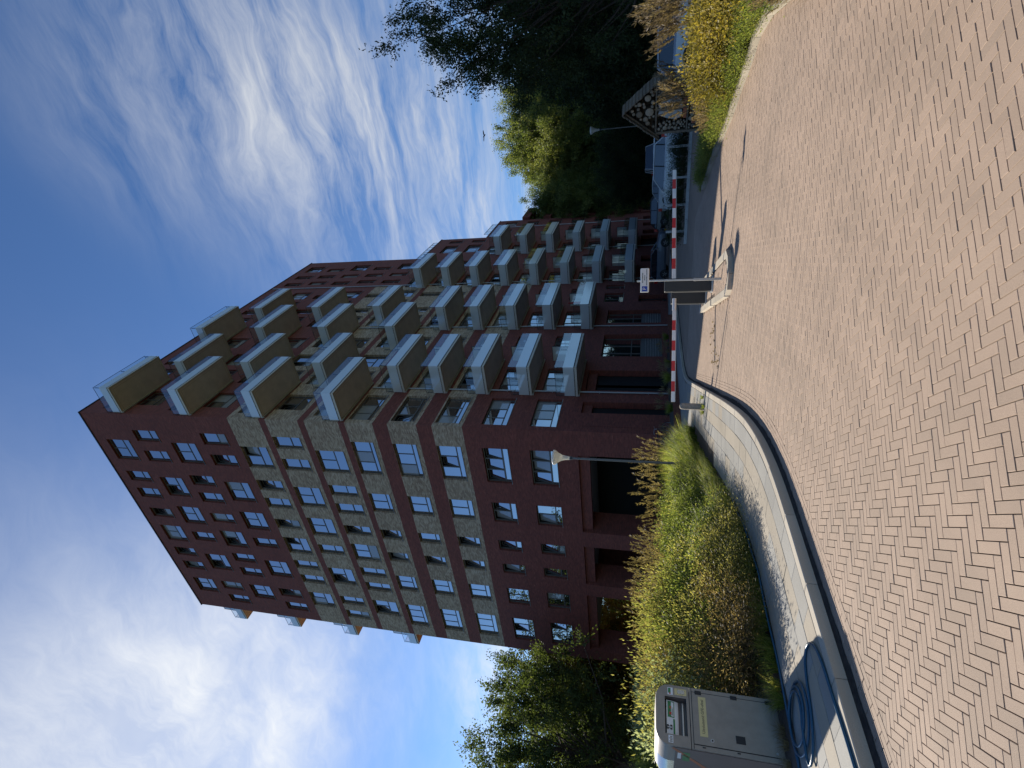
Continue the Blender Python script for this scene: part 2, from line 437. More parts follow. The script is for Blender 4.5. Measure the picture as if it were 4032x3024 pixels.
# ------------------------------------------------------------------ mesh helpers
class MB:
    """collects boxes, tubes and prisms; build() links them as ONE mesh object"""

    def __init__(self):
        self.v, self.f, self.mi, self.ms, self.smooth = [], [], [], [], []

    def slot(self, m_):
        if m_ not in self.ms:
            self.ms.append(m_)
        return self.ms.index(m_)

    def add(self, verts, faces, m_, smooth=False):
        b = len(self.v)
        self.v += [tuple(map(float, p)) for p in verts]
        k = self.slot(m_)
        for f in faces:
            self.f.append(tuple(b + i for i in f))
            self.mi.append(k)
            self.smooth.append(smooth)
        return self

    def box(self, x0, x1, y0, y1, z0, z1, m_, bev=0.0):
        if bev:
            return self.bevbox(x0, x1, y0, y1, z0, z1, m_, bev)
        vs = [(x, y, z) for z in (z0, z1) for y in (y0, y1) for x in (x0, x1)]
        return self.add(vs, [(0, 2, 3, 1), (4, 5, 7, 6), (0, 1, 5, 4), (2, 6, 7, 3), (0, 4, 6, 2), (1, 3, 7, 5)], m_)

    def bevbox(self, x0, x1, y0, y1, z0, z1, m_, r):
        # rounded vertical edges and a chamfered top
        def ring(i, z):
            o = []
            for cx, cy, a0 in ((x1 - r, y1 - r, 0), (x0 + r, y1 - r, 90), (x0 + r, y0 + r, 180), (x1 - r, y0 + r, 270)):
                for k in range(4):
                    a = R(a0 + 30 * k)
                    o.append((cx + (r - i) * math.cos(a), cy + (r - i) * math.sin(a), z))
            return o
        return self.loft([ring(0, z0), ring(0, z1 - r * 0.6), ring(r * 0.3, z1 - r * 0.2), ring(r * 0.7, z1)], m_, True, True, True)

    def loft(self, rings, m_, closed=True, cap0=True, cap1=True, smooth=False):
        n = len(rings[0])
        vs = [p for r_ in rings for p in r_]
        fs = []
        for i in range(len(rings) - 1):
            for j in range(n if closed else n - 1):
                k = (j + 1) % n
                fs.append((i * n + j, i * n + k, (i + 1) * n + k, (i + 1) * n + j))
        self.add(vs, fs, m_, smooth)
        if cap0:
            self.add(rings[0][::-1], [tuple(range(n))], m_)
        if cap1:
            self.add(rings[-1], [tuple(range(n))], m_)
        return self

    def tube(self, pts, rad, m_, seg=8, caps=True, smooth=True):
        pts = [np.asarray(p, float) for p in pts]
        if not hasattr(rad, '__len__'):
            rad = [rad] * len(pts)
        rings = []
        up = None
        for i, p in enumerate(pts):
            a = pts[min(i + 1, len(pts) - 1)] - pts[max(i - 1, 0)]
            a = a / (np.linalg.norm(a) + 1e-9)
            if up is None:
                up = np.array([0, 0, 1.0]) if abs(a[2]) < 0.9 else np.array([1.0, 0, 0])
            s = np.cross(a, up)
            s /= np.linalg.norm(s) + 1e-9
            w = np.cross(s, a)
            up = w
            rings.append([p + rad[i] * (math.cos(2 * math.pi * k / seg) * s + math.sin(2 * math.pi * k / seg) * w) for k in range(seg)])
        return self.loft(rings, m_, True, caps, caps, smooth)

    def lathe(self, prof, m_, seg=20, c=(0, 0, 0), caps=True):
        rings = [[(c[0] + r_ * math.cos(2 * math.pi * k / seg), c[1] + r_ * math.sin(2 * math.pi * k / seg), c[2] + z) for k in range(seg)] for r_, z in prof]
        return self.loft(rings, m_, True, caps, caps, True)

    def prism(self, poly, z0, z1, m_):
        n = len(poly)
        a = [(p[0], p[1], z0) for p in poly]
        b = [(p[0], p[1], z1) for p in poly]
        self.add(a + b, [tuple(range(n))[::-1], tuple(range(n, 2 * n))] + [(i, (i + 1) % n, n + (i + 1) % n, n + i) for i in range(n)], m_)
        return self

    def xform(self, mtx):
        self.v = [tuple(mtx @ Vector(p)) for p in self.v]
        return self

    def mesh(self, name):
        me = bpy.data.meshes.new(name)
        me.from_pydata(self.v, [], self.f)
        for k in self.ms:
            me.materials.append(MATS[k])
        me.polygons.foreach_set('material_index', self.mi)
        me.polygons.foreach_set('use_smooth', self.smooth)
        me.update()
        return me

    def build(self, name, parent=None, loc=None, rz=0.0):
        o = bpy.data.objects.new(name, self.mesh(name))
        COL.objects.link(o)
        if parent is not None:
            o.parent = parent
        if loc is not None:
            o.location = loc
        if rz:
            o.rotation_euler.z = rz
        return o


def put(name, me, parent=None, loc=(0, 0, 0), rot=(0, 0, 0), scale=None):
    o = bpy.data.objects.new(name, me)
    COL.objects.link(o)
    o.parent = parent
    o.location = loc
    o.rotation_euler = rot
    if scale:
        o.scale = scale
    return o


def tag(o, label=None, cat=None, group=None, kind=None):
    for k, v in (('label', label), ('category', cat), ('group', group), ('kind', kind)):
        if v:
            o[k] = v
    return o


def thing(name, label, cat, loc=(0, 0, 0), rz=0.0, group=None):
    o = bpy.data.objects.new(name, None)
    COL.objects.link(o)
    o.location = loc
    o.rotation_euler = (0, 0, rz)
    o.empty_display_size = 0.3
    return tag(o, label, cat, group, 'thing' if label else None)


def copy_tree(o, parent=None):
    c = o.copy()
    COL.objects.link(c)
    c.parent = parent
    for ch in list(o.children):
        copy_tree(ch, c)
    return c


def fast_mesh(name, verts, faces, mats, rnd=None, mi=None):
    """verts (n,3), faces (m,4) as numpy arrays"""
    me = bpy.data.meshes.new(name)
    verts = np.asarray(verts, np.float32)
    faces = np.asarray(faces, np.int32)
    k = faces.shape[1]
    me.vertices.add(len(verts))
    me.vertices.foreach_set('co', verts.ravel())
    me.loops.add(faces.size)
    me.loops.foreach_set('vertex_index', faces.ravel())
    me.polygons.add(len(faces))
    me.polygons.foreach_set('loop_start', np.arange(0, faces.size, k, dtype=np.int32))
    me.polygons.foreach_set('loop_total', np.full(len(faces), k, np.int32))
    for q in mats:
        me.materials.append(MATS[q])
    if mi is not None:
        me.polygons.foreach_set('material_index', np.asarray(mi, np.int32))
    me.update(calc_edges=True)
    if rnd is not None:
        at_ = me.attributes.new('rnd', 'FLOAT', 'FACE')
        at_.data.foreach_set('value', np.asarray(rnd, np.float32))
    me.validate()
    return me


def text(body, size, m_, parent, loc, rot, name='lettering', align='CENTER'):
    cu = bpy.data.curves.new(name, 'FONT')
    cu.body = body
    cu.size = size
    cu.align_x = align
    cu.align_y = 'CENTER'
    cu.extrude = 0.0006
    tmp = bpy.data.objects.new(name, cu)
    COL.objects.link(tmp)
    me = bpy.data.meshes.new_from_object(tmp.evaluated_get(bpy.context.evaluated_depsgraph_get()))
    bpy.data.objects.remove(tmp)
    me.materials.clear()
    me.materials.append(MATS[m_])
    return put(name, me, parent, loc, rot)


# ------------------------------------------------------------------ the ground
SW = 0.13                                        # pavement above the carriageway


def smooth_path(pts, step=0.1, it=2):
    p = np.asarray(pts, float)
    for _ in range(it):                          # Chaikin corner cutting
        q = [p[0]]
        for a, b in zip(p[:-1], p[1:]):
            q += [a * 0.75 + b * 0.25, a * 0.25 + b * 0.75]
        q.append(p[-1])
        p = np.array(q)
    s = np.r_[0, np.cumsum(np.linalg.norm(np.diff(p, axis=0), axis=1))]
    t = np.arange(0, s[-1], step)
    return np.c_[np.interp(t, s, p[:, 0]), np.interp(t, s, p[:, 1])]


def normals(p):
    d = np.gradient(p, axis=0)
    d /= np.linalg.norm(d, axis=1)[:, None]
    return np.c_[-d[:, 1], d[:, 0]]              # left of the travel direction


KERB = smooth_path([(13.58, -34), (13.57, -22.2), (13.56, -20.6), (13.53, -19.2), (13.42, -18.35), (13.2, -17.5), (12.75, -16.35), (11.76, -14.45),
                    (11.08, -13.2), (10.02, -11.25), (8.3, -8.1), (6.5, -4.8), (5.95, -3.2), (5.7, -1.2), (5.6, 4), (5.6, 15.5)])
KN = normals(KERB)                               # points to the pavement (west) side
BED = smooth_path([(18.64, -15.4), (18.55, -14.4), (18.3, -13.5), (17.92, -13.0), (17.48, -12.1), (16.92, -11.2), (16.1, -9.45), (15.6, -8.35), (14.75, -6.95), (14.2, -5.95)])
BN = normals(BED)                                # points on to the road
BEDK = smooth_path([(19.0, -30), (18.95, -20), (18.75, -16.5), (18.64, -15.4)])


def near_offset(path, nrm, pts):
    """signed distance of points from a path along its normal (grid search)"""
    pts = np.asarray(pts)
    out = np.empty(len(pts))
    idx = np.empty(len(pts), int)
    for i in range(0, len(pts), 2000):
        d = pts[i:i + 2000, None, :] - path[None]
        k = (d ** 2).sum(2).argmin(1)
        idx[i:i + 2000] = k
        out[i:i + 2000] = (d[np.arange(len(k)), k] * nrm[k]).sum(1)
    return out, idx


# sheets: far ground, carriageway bed of sand, planting soil
def sheet(name, poly, z, m_, kind='structure'):
    me = bpy.data.meshes.new(name)
    me.from_pydata([(x, y, z) for x, y in poly], [], [tuple(range(len(poly)))])
    me.materials.append(MATS[m_])
    o = put(name, me)
    return tag(o, kind=kind)


mat('meadow', (0.055, 0.07, 0.022), 0.95, noise=0.4, nscale=0.4, bump=0.5, bscale=3)
sheet('ground', [(-900, -900), (900, -900), (900, 900), (-900, 900)], -0.05, 'meadow')
paver_mat('paver_far', [(0.0, (0.235, 0.167, 0.116)), (0.5, (0.29, 0.205, 0.14)), (1.0, (0.345, 0.245, 0.17))])
road = sheet('brick_road', [(5.0, -40), (60, -40), (60, 60), (5.0, 60)], -0.016, 'joint_sand')
far_lane = sheet('parking_lane', [(-1.0, -7.0), (60, -7.0), (60, 70), (-1.0, 70)], -0.004, 'paver_far')

# ---- herringbone of narrow bricks at 45 degrees, five bricks of gutter along the kerb
BW, BL = 0.0665, 0.1995
GUT = 0.335
ISL = [(10.85, -8.0), (12.0, -10.15), (13.52, -13.02), (13.8, -13.32), (14.15, -13.3), (14.4, -12.95), (14.42, -12.6), (13.95, -11.7), (12.35, -8.75), (11.9, -7.9)]


def inside(poly, p):
    p = np.asarray(p)
    r_ = np.zeros(len(p), bool)
    n = len(poly)
    for i in range(n):
        (x0, y0), (x1, y1) = poly[i], poly[(i + 1) % n]
        c = (y0 > p[:, 1]) != (y1 > p[:, 1])
        r_ ^= c & (p[:, 0] < (x1 - x0) * (p[:, 1] - y0) / (y1 - y0 + 1e-12) + x0)
    return r_


def clip(poly, o, n):
    """keep the part of a polygon on the n side of the line through o"""
    out = []
    for i in range(len(poly)):
        a, b = poly[i], poly[(i + 1) % len(poly)]
        da, db = (a - o) @ n, (b - o) @ n
        if da >= 0:
            out.append(a)
        if da * db < 0:
            out.append(a + (b - a) * da / (da - db))
    return out


bricks = []                                       # (polygon in plan, rnd)
a_ax = np.array([math.cos(R(-44.3)), math.sin(R(-44.3))])
b_ax = np.array([-a_ax[1], a_ax[0]])
org = np.array([16.4, -21.893])
ii, jj = np.meshgrid(np.arange(-160, 330), np.arange(-120, 160))
lat = np.c_[(ii + 3 * jj).ravel(), (ii - 3 * jj).ravel()].astype(float)
g = 0.0024


def plan(cells, w, h):
    return [cells[:, 0] * BW + g, cells[:, 1] * BW + g, (cells[:, 0] + w) * BW - g, (cells[:, 1] + h) * BW - g]


FR = []
for cells, w, h in ((lat, 3, 1), (lat + np.array([0, 1.0]), 1, 3)):
    x0, y0, x1, y1 = plan(cells, w, h)
    FR.append(np.stack([np.stack([x0, y0], 1), np.stack([x1, y0], 1), np.stack([x1, y1], 1), np.stack([x0, y1], 1)], 1))
FR = np.concatenate(FR)                           # (n,4,2) in pattern axes
FR = org + FR[..., :1] * a_ax + FR[..., 1:] * b_ax
ctr = FR.mean(1)
keep = (ctr[:, 0] > 5.5) & (ctr[:, 0] < 19.6) & (ctr[:, 1] > -24.2) & (ctr[:, 1] < -3.2)
FR, ctr = FR[keep], ctr[keep]
v = ctr - CAM[:2]
dist = np.linalg.norm(v, axis=1)
bear = np.degrees(np.arctan2(v @ np.array([AR[0], AR[1]]), v @ np.array([AF[0], AF[1]]) / np.linalg.norm(AF[:2])))
keep = (np.abs(bear) < 42) | (dist < 3)
FR, ctr, dist = FR[keep], ctr[keep], dist[keep]
dk, ik = near_offset(KERB, KN, ctr)               # negative = road side of the kerb
db, ib = near_offset(BED, BN, ctr)
isl = inside(ISL, ctr)
isl_p = np.array(ISL + ISL[:1])
for q, c, d1, i1, d2, i2, il in zip(FR, ctr, dk, ik, db, ib, isl):
    if il or d1 > -GUT + 0.1 or (c[1] > -15.4 and d2 < -0.1 and c[1] < -5.9):
        continue
    poly = list(q)
    if d1 > -GUT - 0.12:
        poly = clip(poly, KERB[i1] - KN[i1] * (GUT + 0.004), -KN[i1])
    if c[1] > -15.4 and d2 < 0.12:
        poly = clip(poly, BED[i2] + BN[i2] * 0.01, BN[i2])
    if len(poly) < 3:
        continue
    ar = 0.5 * abs(sum(poly[k][0] * poly[(k + 1) % len(poly)][1] - poly[(k + 1) % len(poly)][0] * poly[k][1] for k in range(len(poly))))
    if ar > 0.0006:
        bricks.append(poly)
# gutter courses
clen = np.r_[0, np.cumsum(np.linalg.norm(np.diff(KERB, axis=0), axis=1))]


def on_curve(path, nrm, cl, s, off):
    return np.array([np.interp(s, cl, path[:, 0]) + off * np.interp(s, cl, nrm[:, 0]), np.interp(s, cl, path[:, 1]) + off * np.interp(s, cl, nrm[:, 1])])


s_lo, s_hi = clen[np.abs(KERB[:, 1] + 23.6).argmin()], clen[np.abs(KERB[:, 1] + 1.0).argmin()]
for k in range(5):
    s = s_lo + (k % 2) * 0.1 + rng.uniform(0, 0.03)
    o0, o1 = -(0.004 + k * BW + g), -(0.004 + (k + 1) * BW - g)
    while s < s_hi:
        L = BL
        bricks.append([on_curve(KERB, KN, clen, s + g, o0), on_curve(KERB, KN, clen, s + g, o1), on_curve(KERB, KN, clen, s + L - g, o1), on_curve(KERB, KN, clen, s + L - g, o0)])
        s += L


def brick_geo(poly, tilt, dz, ch=0.0020, h=0.012):
    p = np.array(poly)
    n = len(p)
    if np.sum(p[:, 0] * np.roll(p[:, 1], -1) - np.roll(p[:, 0], -1) * p[:, 1]) < 0:
        p = p[::-1]
    c = p.mean(0)
    q = c + (p - c) * (1 - ch / np.maximum(np.linalg.norm(p - c, axis=1), 0.02) * 1.6)[:, None]
    z = dz + (p - c) @ tilt
    vs = np.r_[np.c_[p, np.full(n, -h)], np.c_[p, z - ch], np.c_[q, z]]
    fs = [(i, (i + 1) % n, n + (i + 1) % n, n + i) for i in range(n)] + [(n + i, n + (i + 1) % n, 2 * n + (i + 1) % n, 2 * n + i) for i in range(n)] + [tuple(range(2 * n, 3 * n))]
    return vs, fs


# the 300 that show largest become objects of their own
area = []
for q in bricks:
    pr = [project((p[0], p[1], 0)) for p in q]
    if min(p[2] for p in pr) < 0.2:
        area.append(0)
        continue
    cx, cy = np.mean([p[0] for p in pr]), np.mean([p[1] for p in pr])
    if not (0 < cx < 4032 and 0 < cy < 3024):
        area.append(0)
        continue
    area.append(abs(sum(pr[k][0] * pr[(k + 1) % len(pr)][1] - pr[(k + 1) % len(pr)][0] * pr[k][1] for k in range(len(pr)))))
order = np.argsort(area)[::-1]
near = set(order[:300].tolist())
VV, FF, RN, base = [], [], [], 0
for i, q in enumerate(bricks):
    tilt = rng.normal(0, 0.005, 2)
    dz = rng.normal(0, 0.0008)
    vs, fs = brick_geo(q, tilt, dz)
    if i in near:
        c = np.array(q).mean(0)
        me = bpy.data.meshes.new('brick')
        me.from_pydata([tuple(p) for p in (vs - np.r_[c, 0])], [], fs)
        me.materials.append(MATS['paver'])
        put('brick', me, road, (c[0], c[1], 0))
    else:
        VV.append(vs)
        FF += [tuple(base + k for k in f) for f in fs]
        RN += [rng.random()] * len(fs)
        base += len(vs)
me = bpy.data.meshes.new('brick_paving')
me.from_pydata(np.concatenate(VV).tolist(), [], FF)
me.materials.append(MATS['paver'])
at_ = me.attributes.new('rnd', 'FLOAT', 'FACE')
at_.data.foreach_set('value', np.array(RN, np.float32))
o = put('brick_paving', me, road)
o['kind'] = 'stuff'

# ---- pavement: kerb stones, five rows of slabs that follow the curve
side = thing('pavement', None, None)
tag(side, kind='structure')
s_a, s_b = clen[np.abs(KERB[:, 1] + 24.5).argmin()], clen[np.abs(KERB[:, 1] - 8).argmin()]


def ribbon(s0, s1, o0, o1, z0, z1, m_, step=0.12, lip=0.006):
    n = max(2, int(math.ceil((s1 - s0) / step)) + 1)
    ss = np.linspace(s0, s1, n)
    A_ = [on_curve(KERB, KN, clen, s, o0) for s in ss]
    B_ = [on_curve(KERB, KN, clen, s, o1) for s in ss]
    A2 = [on_curve(KERB, KN, clen, s, o0 + lip) for s in np.linspace(s0 + lip, s1 - lip, n)]
    B2 = [on_curve(KERB, KN, clen, s, o1 - lip) for s in np.linspace(s0 + lip, s1 - lip, n)]
    lo = A_ + B_[::-1]
    hi = A2 + B2[::-1]
    mb = MB()
    k = len(lo)
    mb.add([(p[0], p[1], z0) for p in lo] + [(p[0], p[1], z1 - lip * 0.6) for p in lo], [(i, k + i, k + (i + 1) % k, (i + 1) % k) for i in range(k)], m_)
    mb.add([(p[0], p[1], z1 - lip * 0.6) for p in lo] + [(p[0], p[1], z1) for p in hi], [(i, k + i, k + (i + 1) % k, (i + 1) % k) for i in range(k)], m_)
    mb.add([(p[0], p[1], z1) for p in A2] + [(p[0], p[1], z1) for p in B2], [(i, n + i, n + i + 1, i + 1) for i in range(n - 1)], m_)
    return mb


s = s_a
while s < s_b:
    L = 0.98
    ribbon(s + 0.003, s + L, 0.012, 0.145, -0.02, SW + rng.normal(0, 0.0015), 'kerb_stone', lip=0.012).build('kerb_stone', side)
    s += L + 0.003
SLW = 0.303
for row in range(5):
    s = s_a + rng.uniform(0, 0.5)
    while s < s_b - 14:
        L = 0.60 if row % 2 else 0.56
        if row >= 4 and s > clen[np.abs(KERB[:, 1] + 13.5).argmin()]:
            break
        dz = rng.normal(0, 0.0016)
        m_ = 'slab_grey' if (row % 2 == 0) != (rng.random() < 0.12) else 'slab_beige'
        ribbon(s + 0.0025, s + L - 0.0025, 0.15 + row * SLW + 0.0025, 0.15 + (row + 1) * SLW - 0.0025, 0.0, SW - 0.002 + dz, m_, lip=0.004).build('paving_slab', side)
        s += L
# bedding under the slabs, and the far pavement beside the flats where slabs are too small to tell
ribbon(s_a - 8, s_b + 7, 0.02, 3.2, -0.03, SW - 0.012, 'joint_sand', 0.4).build('sand_bed', side)
mat('far_slabs', (0.26, 0.245, 0.21), 0.9, noise=0.15, nscale=1.5, coords='Object')
ribbon(clen[np.abs(KERB[:, 1] + 8.5).argmin()], s_b + 7, 0.19, 3.4, -0.02, SW - 0.004, 'far_slabs', 0.4).build('far_slabs', side)
# dirt where kerb meets gutter, with the kerb's shadow painted into the strip
mb = MB()
ss = np.arange(s_a, s_b, 0.07)
wd = 0.035 + 0.05 * np.abs(np.sin(ss * 0.9)) * rng.uniform(0.35, 1, len(ss))
A_ = [on_curve(KERB, KN, clen, s, 0.013) for s in ss]
B_ = [on_curve(KERB, KN, clen, s, -w) for s, w in zip(ss, wd)]
n = len(ss)
mb.add([(p[0], p[1], 0.026) for p in A_] + [(p[0], p[1], 0.004) for p in B_], [(i, i + 1, n + i + 1, n + i) for i in range(n - 1)], 'kerb_dirt_shade')
o = mb.build('gutter_dirt_shade', road)
o['kind'] = 'stuff'

# kerb of the planting bed across the road
bed_k = thing('bed_kerb', None, None)
tag(bed_k, kind='structure')
for path, nn in ((BED, BN), (BEDK, normals(BEDK))):
    cl = np.r_[0, np.cumsum(np.linalg.norm(np.diff(path, axis=0), axis=1))]
    s = 0.0
    while s < cl[-1] - 0.2:
        e = min(s + 0.95, cl[-1])
        q = [on_curve(path, nn, cl, s + 0.006, 0), on_curve(path, nn, cl, e - 0.006, 0), on_curve(path, nn, cl, e - 0.006, -0.15), on_curve(path, nn, cl, s + 0.006, -0.15)]
        MB().prism(q if (q[1] - q[0])[0] * (q[2] - q[1])[1] - (q[1] - q[0])[1] * (q[2] - q[1])[0] > 0 else q[::-1], -0.05, 0.10 + rng.normal(0, 0.004), 'kerb_old').build('kerb_stone', bed_k)
        s = e
bed_poly = [tuple(p + 0 * p) for p in BED[::4]] + [(14.0, -5.0), (14.55, -4.15), (15.4, -3.6), (16.2, -3.5), (40, -3.5), (40, -20), (19.05, -20)]
sheet('planting_soil', [(x + 0.0, y) for x, y in bed_poly], 0.05, 'soil')
# planting soil between the pavement and the flats
inner = [tuple(on_curve(KERB, KN, clen, s, 1.66)) for s in np.linspace(s_a - 6, clen[np.abs(KERB[:, 1] + 9.6).argmin()], 40)]
sheet('planting_soil', inner + [(5.2, -7.0), (3.0, -4.5), (-40, -4.5), (-40, -40), (11.8, -40)], SW - 0.03, 'soil')
sheet('forecourt', [(4.5, -4.4), (3.9, 0), (3.9, 16), (-22.5, 0.1), (-40, 0.1), (-40, -4.4)], SW - 0.02, 'far_slabs')

# traffic island with its kerb stones and brick filling
island = thing('traffic_island', None, None)
tag(island, kind='structure')
c0 = np.mean(ISL, 0)


def ring_in(poly, d):
    p = np.array(poly)
    out = []
    for i in range(len(p)):
        a, b, c = p[i - 1], p[i], p[(i + 1) % len(p)]
        n1 = np.array([-(b - a)[1], (b - a)[0]]) / np.linalg.norm(b - a)
        n2 = np.array([-(c - b)[1], (c - b)[0]]) / np.linalg.norm(c - b)
        k = (n1 + n2) / np.linalg.norm(n1 + n2)
        out.append(b + k * d / max(0.35, k @ n1))
    return np.array(out)


def ccw(p):
    p = np.asarray(p)
    return p if np.sum(p[:, 0] * np.roll(p[:, 1], -1) - np.roll(p[:, 0], -1) * p[:, 1]) > 0 else p[::-1]


isl_c = ccw(ISL)
isl_in = ring_in(isl_c, 0.16)
for i in range(len(isl_c)):
    j = (i + 1) % len(isl_c)
    L = np.linalg.norm(isl_c[j] - isl_c[i])
    kk = max(1, int(round(L / 0.9)))
    for q in range(kk):
        t0, t1 = q / kk + 0.004 / L, (q + 1) / kk - 0.004 / L
        f = lambda P_, t: P_[i] * (1 - t) + P_[j] * t
        MB().prism([f(isl_c, t0), f(isl_c, t1), f(isl_in, t1), f(isl_in, t0)], -0.05, 0.10, 'kerb_stone').build('kerb_stone', island)
sheet_me = MB()
sheet_me.prism([tuple(p) for p in isl_in], -0.05, 0.078, 'joint_sand')
sheet_me.build('island_bed', island)
VV, FF, RN, base = [], [], [], 0
ax = np.array([-0.47, 0.883])
bx_ = np.array([-ax[1], ax[0]])
for i in range(-30, 30):
    for j in range(-20, 20):
        c = c0 + ax * (i + 0.5 * (j % 2)) * 0.21 + bx_ * j * 0.105
        if inside(ring_in(isl_in, 0.05), [c])[0]:
            q = [c + ax * u + bx_ * w for u, w in ((-0.102, -0.05), (0.102, -0.05), (0.102, 0.05), (-0.102, 0.05))]
            vs, fs = brick_geo(q, rng.normal(0, 0.01, 2), 0.088 + rng.normal(0, 0.0015))
            me = bpy.data.meshes.new('brick')
            me.from_pydata(vs.tolist(), [], fs)
            me.materials.append(MATS['paver'])
            put('brick', me, island)
# saw cuts with the cables of the detection loops
def cut(pts, w=0.014):
    mb_ = MB()
    p = smooth_path(pts, 0.15, 2)
    nn = normals(p)
    k = len(p)
    wv_ = w * (1 + 0.3 * np.sin(np.arange(k)))
    mb_.add([(*(a + b * w_ * 0.5), 0.005) for a, b, w_ in zip(p, nn, wv_)] + [(*(a - b * w_ * 0.5), 0.005) for a, b, w_ in zip(p, nn, wv_)], [(i, k + i, k + i + 1, i + 1) for i in range(k - 1)], 'ink')
    mb_.build('saw_cut', road)


cut([(9.95, -11.6), (10.6, -11.85), (11.35, -11.62), (11.6, -11.4), (12.2, -10.95)])
cut([(10.75, -12.95), (11.6, -12.95), (12.2, -12.95), (12.6, -13.05), (13.5, -13.25)], 0.018)
cut([(14.4, -12.75), (15.3, -12.62), (16.0, -12.7), (16.4, -12.85)], 0.012)

# ------------------------------------------------------------------ the block of flats
FLATS = thing('apartment_building', 'tall red and beige brick apartment block with stacked glass balconies', 'building')
ROOF = 42.33
XW, YN = -22.15, 32.85                           # west and north ends of the tower


def win_z(r, t):
    top = 8.39 + 3.0 * (r - 1) + (0.035 if t == 'C' else 0)
    return top - (1.663 if t == 'C' else 2.195), top


PAT = {
    'A': [(-4.36, -2.44), (-6.54, -5.54), (-8.31, -7.30), (-10.49, -9.50), (-13.30, -11.48), (-15.13, -14.14), (-16.90, -15.90), (-19.93, -18.14)],
    'B': [(-2.46, -1.44), (-4.38, -3.35), (-7.90, -5.96), (-10.94, -9.05), (-12.95, -11.93), (-16.53, -14.61), (-19.18, -18.15), (-21.0, -19.97)],
    'C': [(-4.32, -1.55), (-7.83, -6.07), (-10.60, -9.61), (-12.98, -12.0), (-16.42, -14.66), (-20.85, -18.18)],
}
left_w, right_w = [], []                          # (u0, u1, z0, z1, type)
for r_ in range(1, 13):
    t = 'C' if r_ <= 5 else ('A' if r_ % 2 == 0 else 'B')
    z0, z1 = win_z(r_, t)
    for a, b in PAT[t]:
        left_w.append((a, b, z0, z1, t))


def bal_z(n):
    return 5.83 + 2.965 * (n - 1)


BAL_W, BAL_D = 4.65, 2.1
bals = []                                         # (y0, floor)
for n_ in range(1, 6):
    bals += [(3.7, n_), (13.4, n_), (23.25, n_)]
for n_ in (6, 8, 10, 12):
    bals += [(0.15, n_), (9.85, n_)]
for n_ in (7, 9, 11):
    bals += [(4.02, n_), (13.9, n_)]
bals += [(23.25, 6), (23.25, 7), (23.25, 0), (33.0, 0), (33.0, 1), (33.0, 2), (33.0, 3), (33.0, 4), (33.0, 5)]
for y0, n_ in bals:
    z = bal_z(n_) + 0.30
    right_w.append((y0 + 0.5, y0 + 3.5, z, z + 2.12, 'D'))
for n_ in range(1, 6):
    z0, z1 = win_z(n_, 'C')
    right_w.append((0.36, 3.27, z0 - 0.05, z1 - 0.1, 'C'))
    for y0 in (9.6, 19.4):
        right_w.append((y0, y0 + 2.6, z0, z1, 'C'))
    right_w.append((29.3, 31.9, z0, z1, 'C'))
for n_ in range(6, 13):
    z0, z1 = win_z(n_, 'A')
    z0 += 0.05
    if n_ % 2 == 0:
        ws = [(5.5, 6.5), (7.2, 9.1), (15.6, 16.6), (17.4, 18.4), (21.1, 22.1)]
    else:
        ws = [(1.2, 3.1), (10.2, 12.1), (19.4, 20.4), (21.1, 22.95)]
    if n_ >= 8:
        ws += [(25.0, 26.0), (27.2, 28.2)] + ([(29.45, 31.3)] if n_ % 2 == 0 else [(29.4, 30.4)])
        if n_ % 2:
            ws[-3] = (25.2, 26.2)
    else:
        ws += [(29.4, 31.4)]
    right_w += [(a, b, z0, z1, 'A') for a, b in ws]
for a, b, z0, z1 in ((34.6, 37.45, 24.25, 26.05), (34.6, 37.45, 21.25, 23.05), (38.4, 39.4, 24.25, 26.05), (38.4, 39.4, 21.25, 23.05)):
    right_w.append((a, b, z0, z1, 'C'))
for n_ in range(1, 6):
    z0, z1 = win_z(n_, 'C')
    right_w += [(38.5, 39.7, z0, z1, 'C'), (41.3, 43.4, z0, z1, 'C'), (45.2, 47.0, z0, z1, 'C')]
# ground floor of the street side: niches, glazing, small windows, door, garage slots
G_NICHE = [(0.53, 3.1, 0.0, 5.45), (4.45, 7.0, 0.0, 5.45), (14.5, 16.95, 0.6, 4.8), (9.0, 12.45, 0.6, 4.8), (18.72, 20.15, 0.05, 2.4)]
G_WIN = [(18.78, 20.7, 3.66, 5.32, 'C'), (21.7, 22.7, 3.66, 5.32, 'C')]
G_SLOT = [(28.9, 30.8, 0.8, 2.35), (34.2, 37.9, 0.7, 2.45), (38.65, 40.1, 1.0, 2.3), (41.9, 43.3, 1.0, 2.3), (44.6, 46.2, 1.0, 2.3), (48.6, 50.3, 1.0, 2.35)]
right_w += G_WIN
BANDS = []                                        # beige storeys
for r_ in range(3, 9):
    z0, z1 = win_z(r_, 'C' if r_ <= 5 else 'A')
    BANDS.append((z0 - 0.30, z1 + 0.01))
ARC = [(-8.15, -1.78), (-13.28, -9.5), (-20.95, -14.5)]


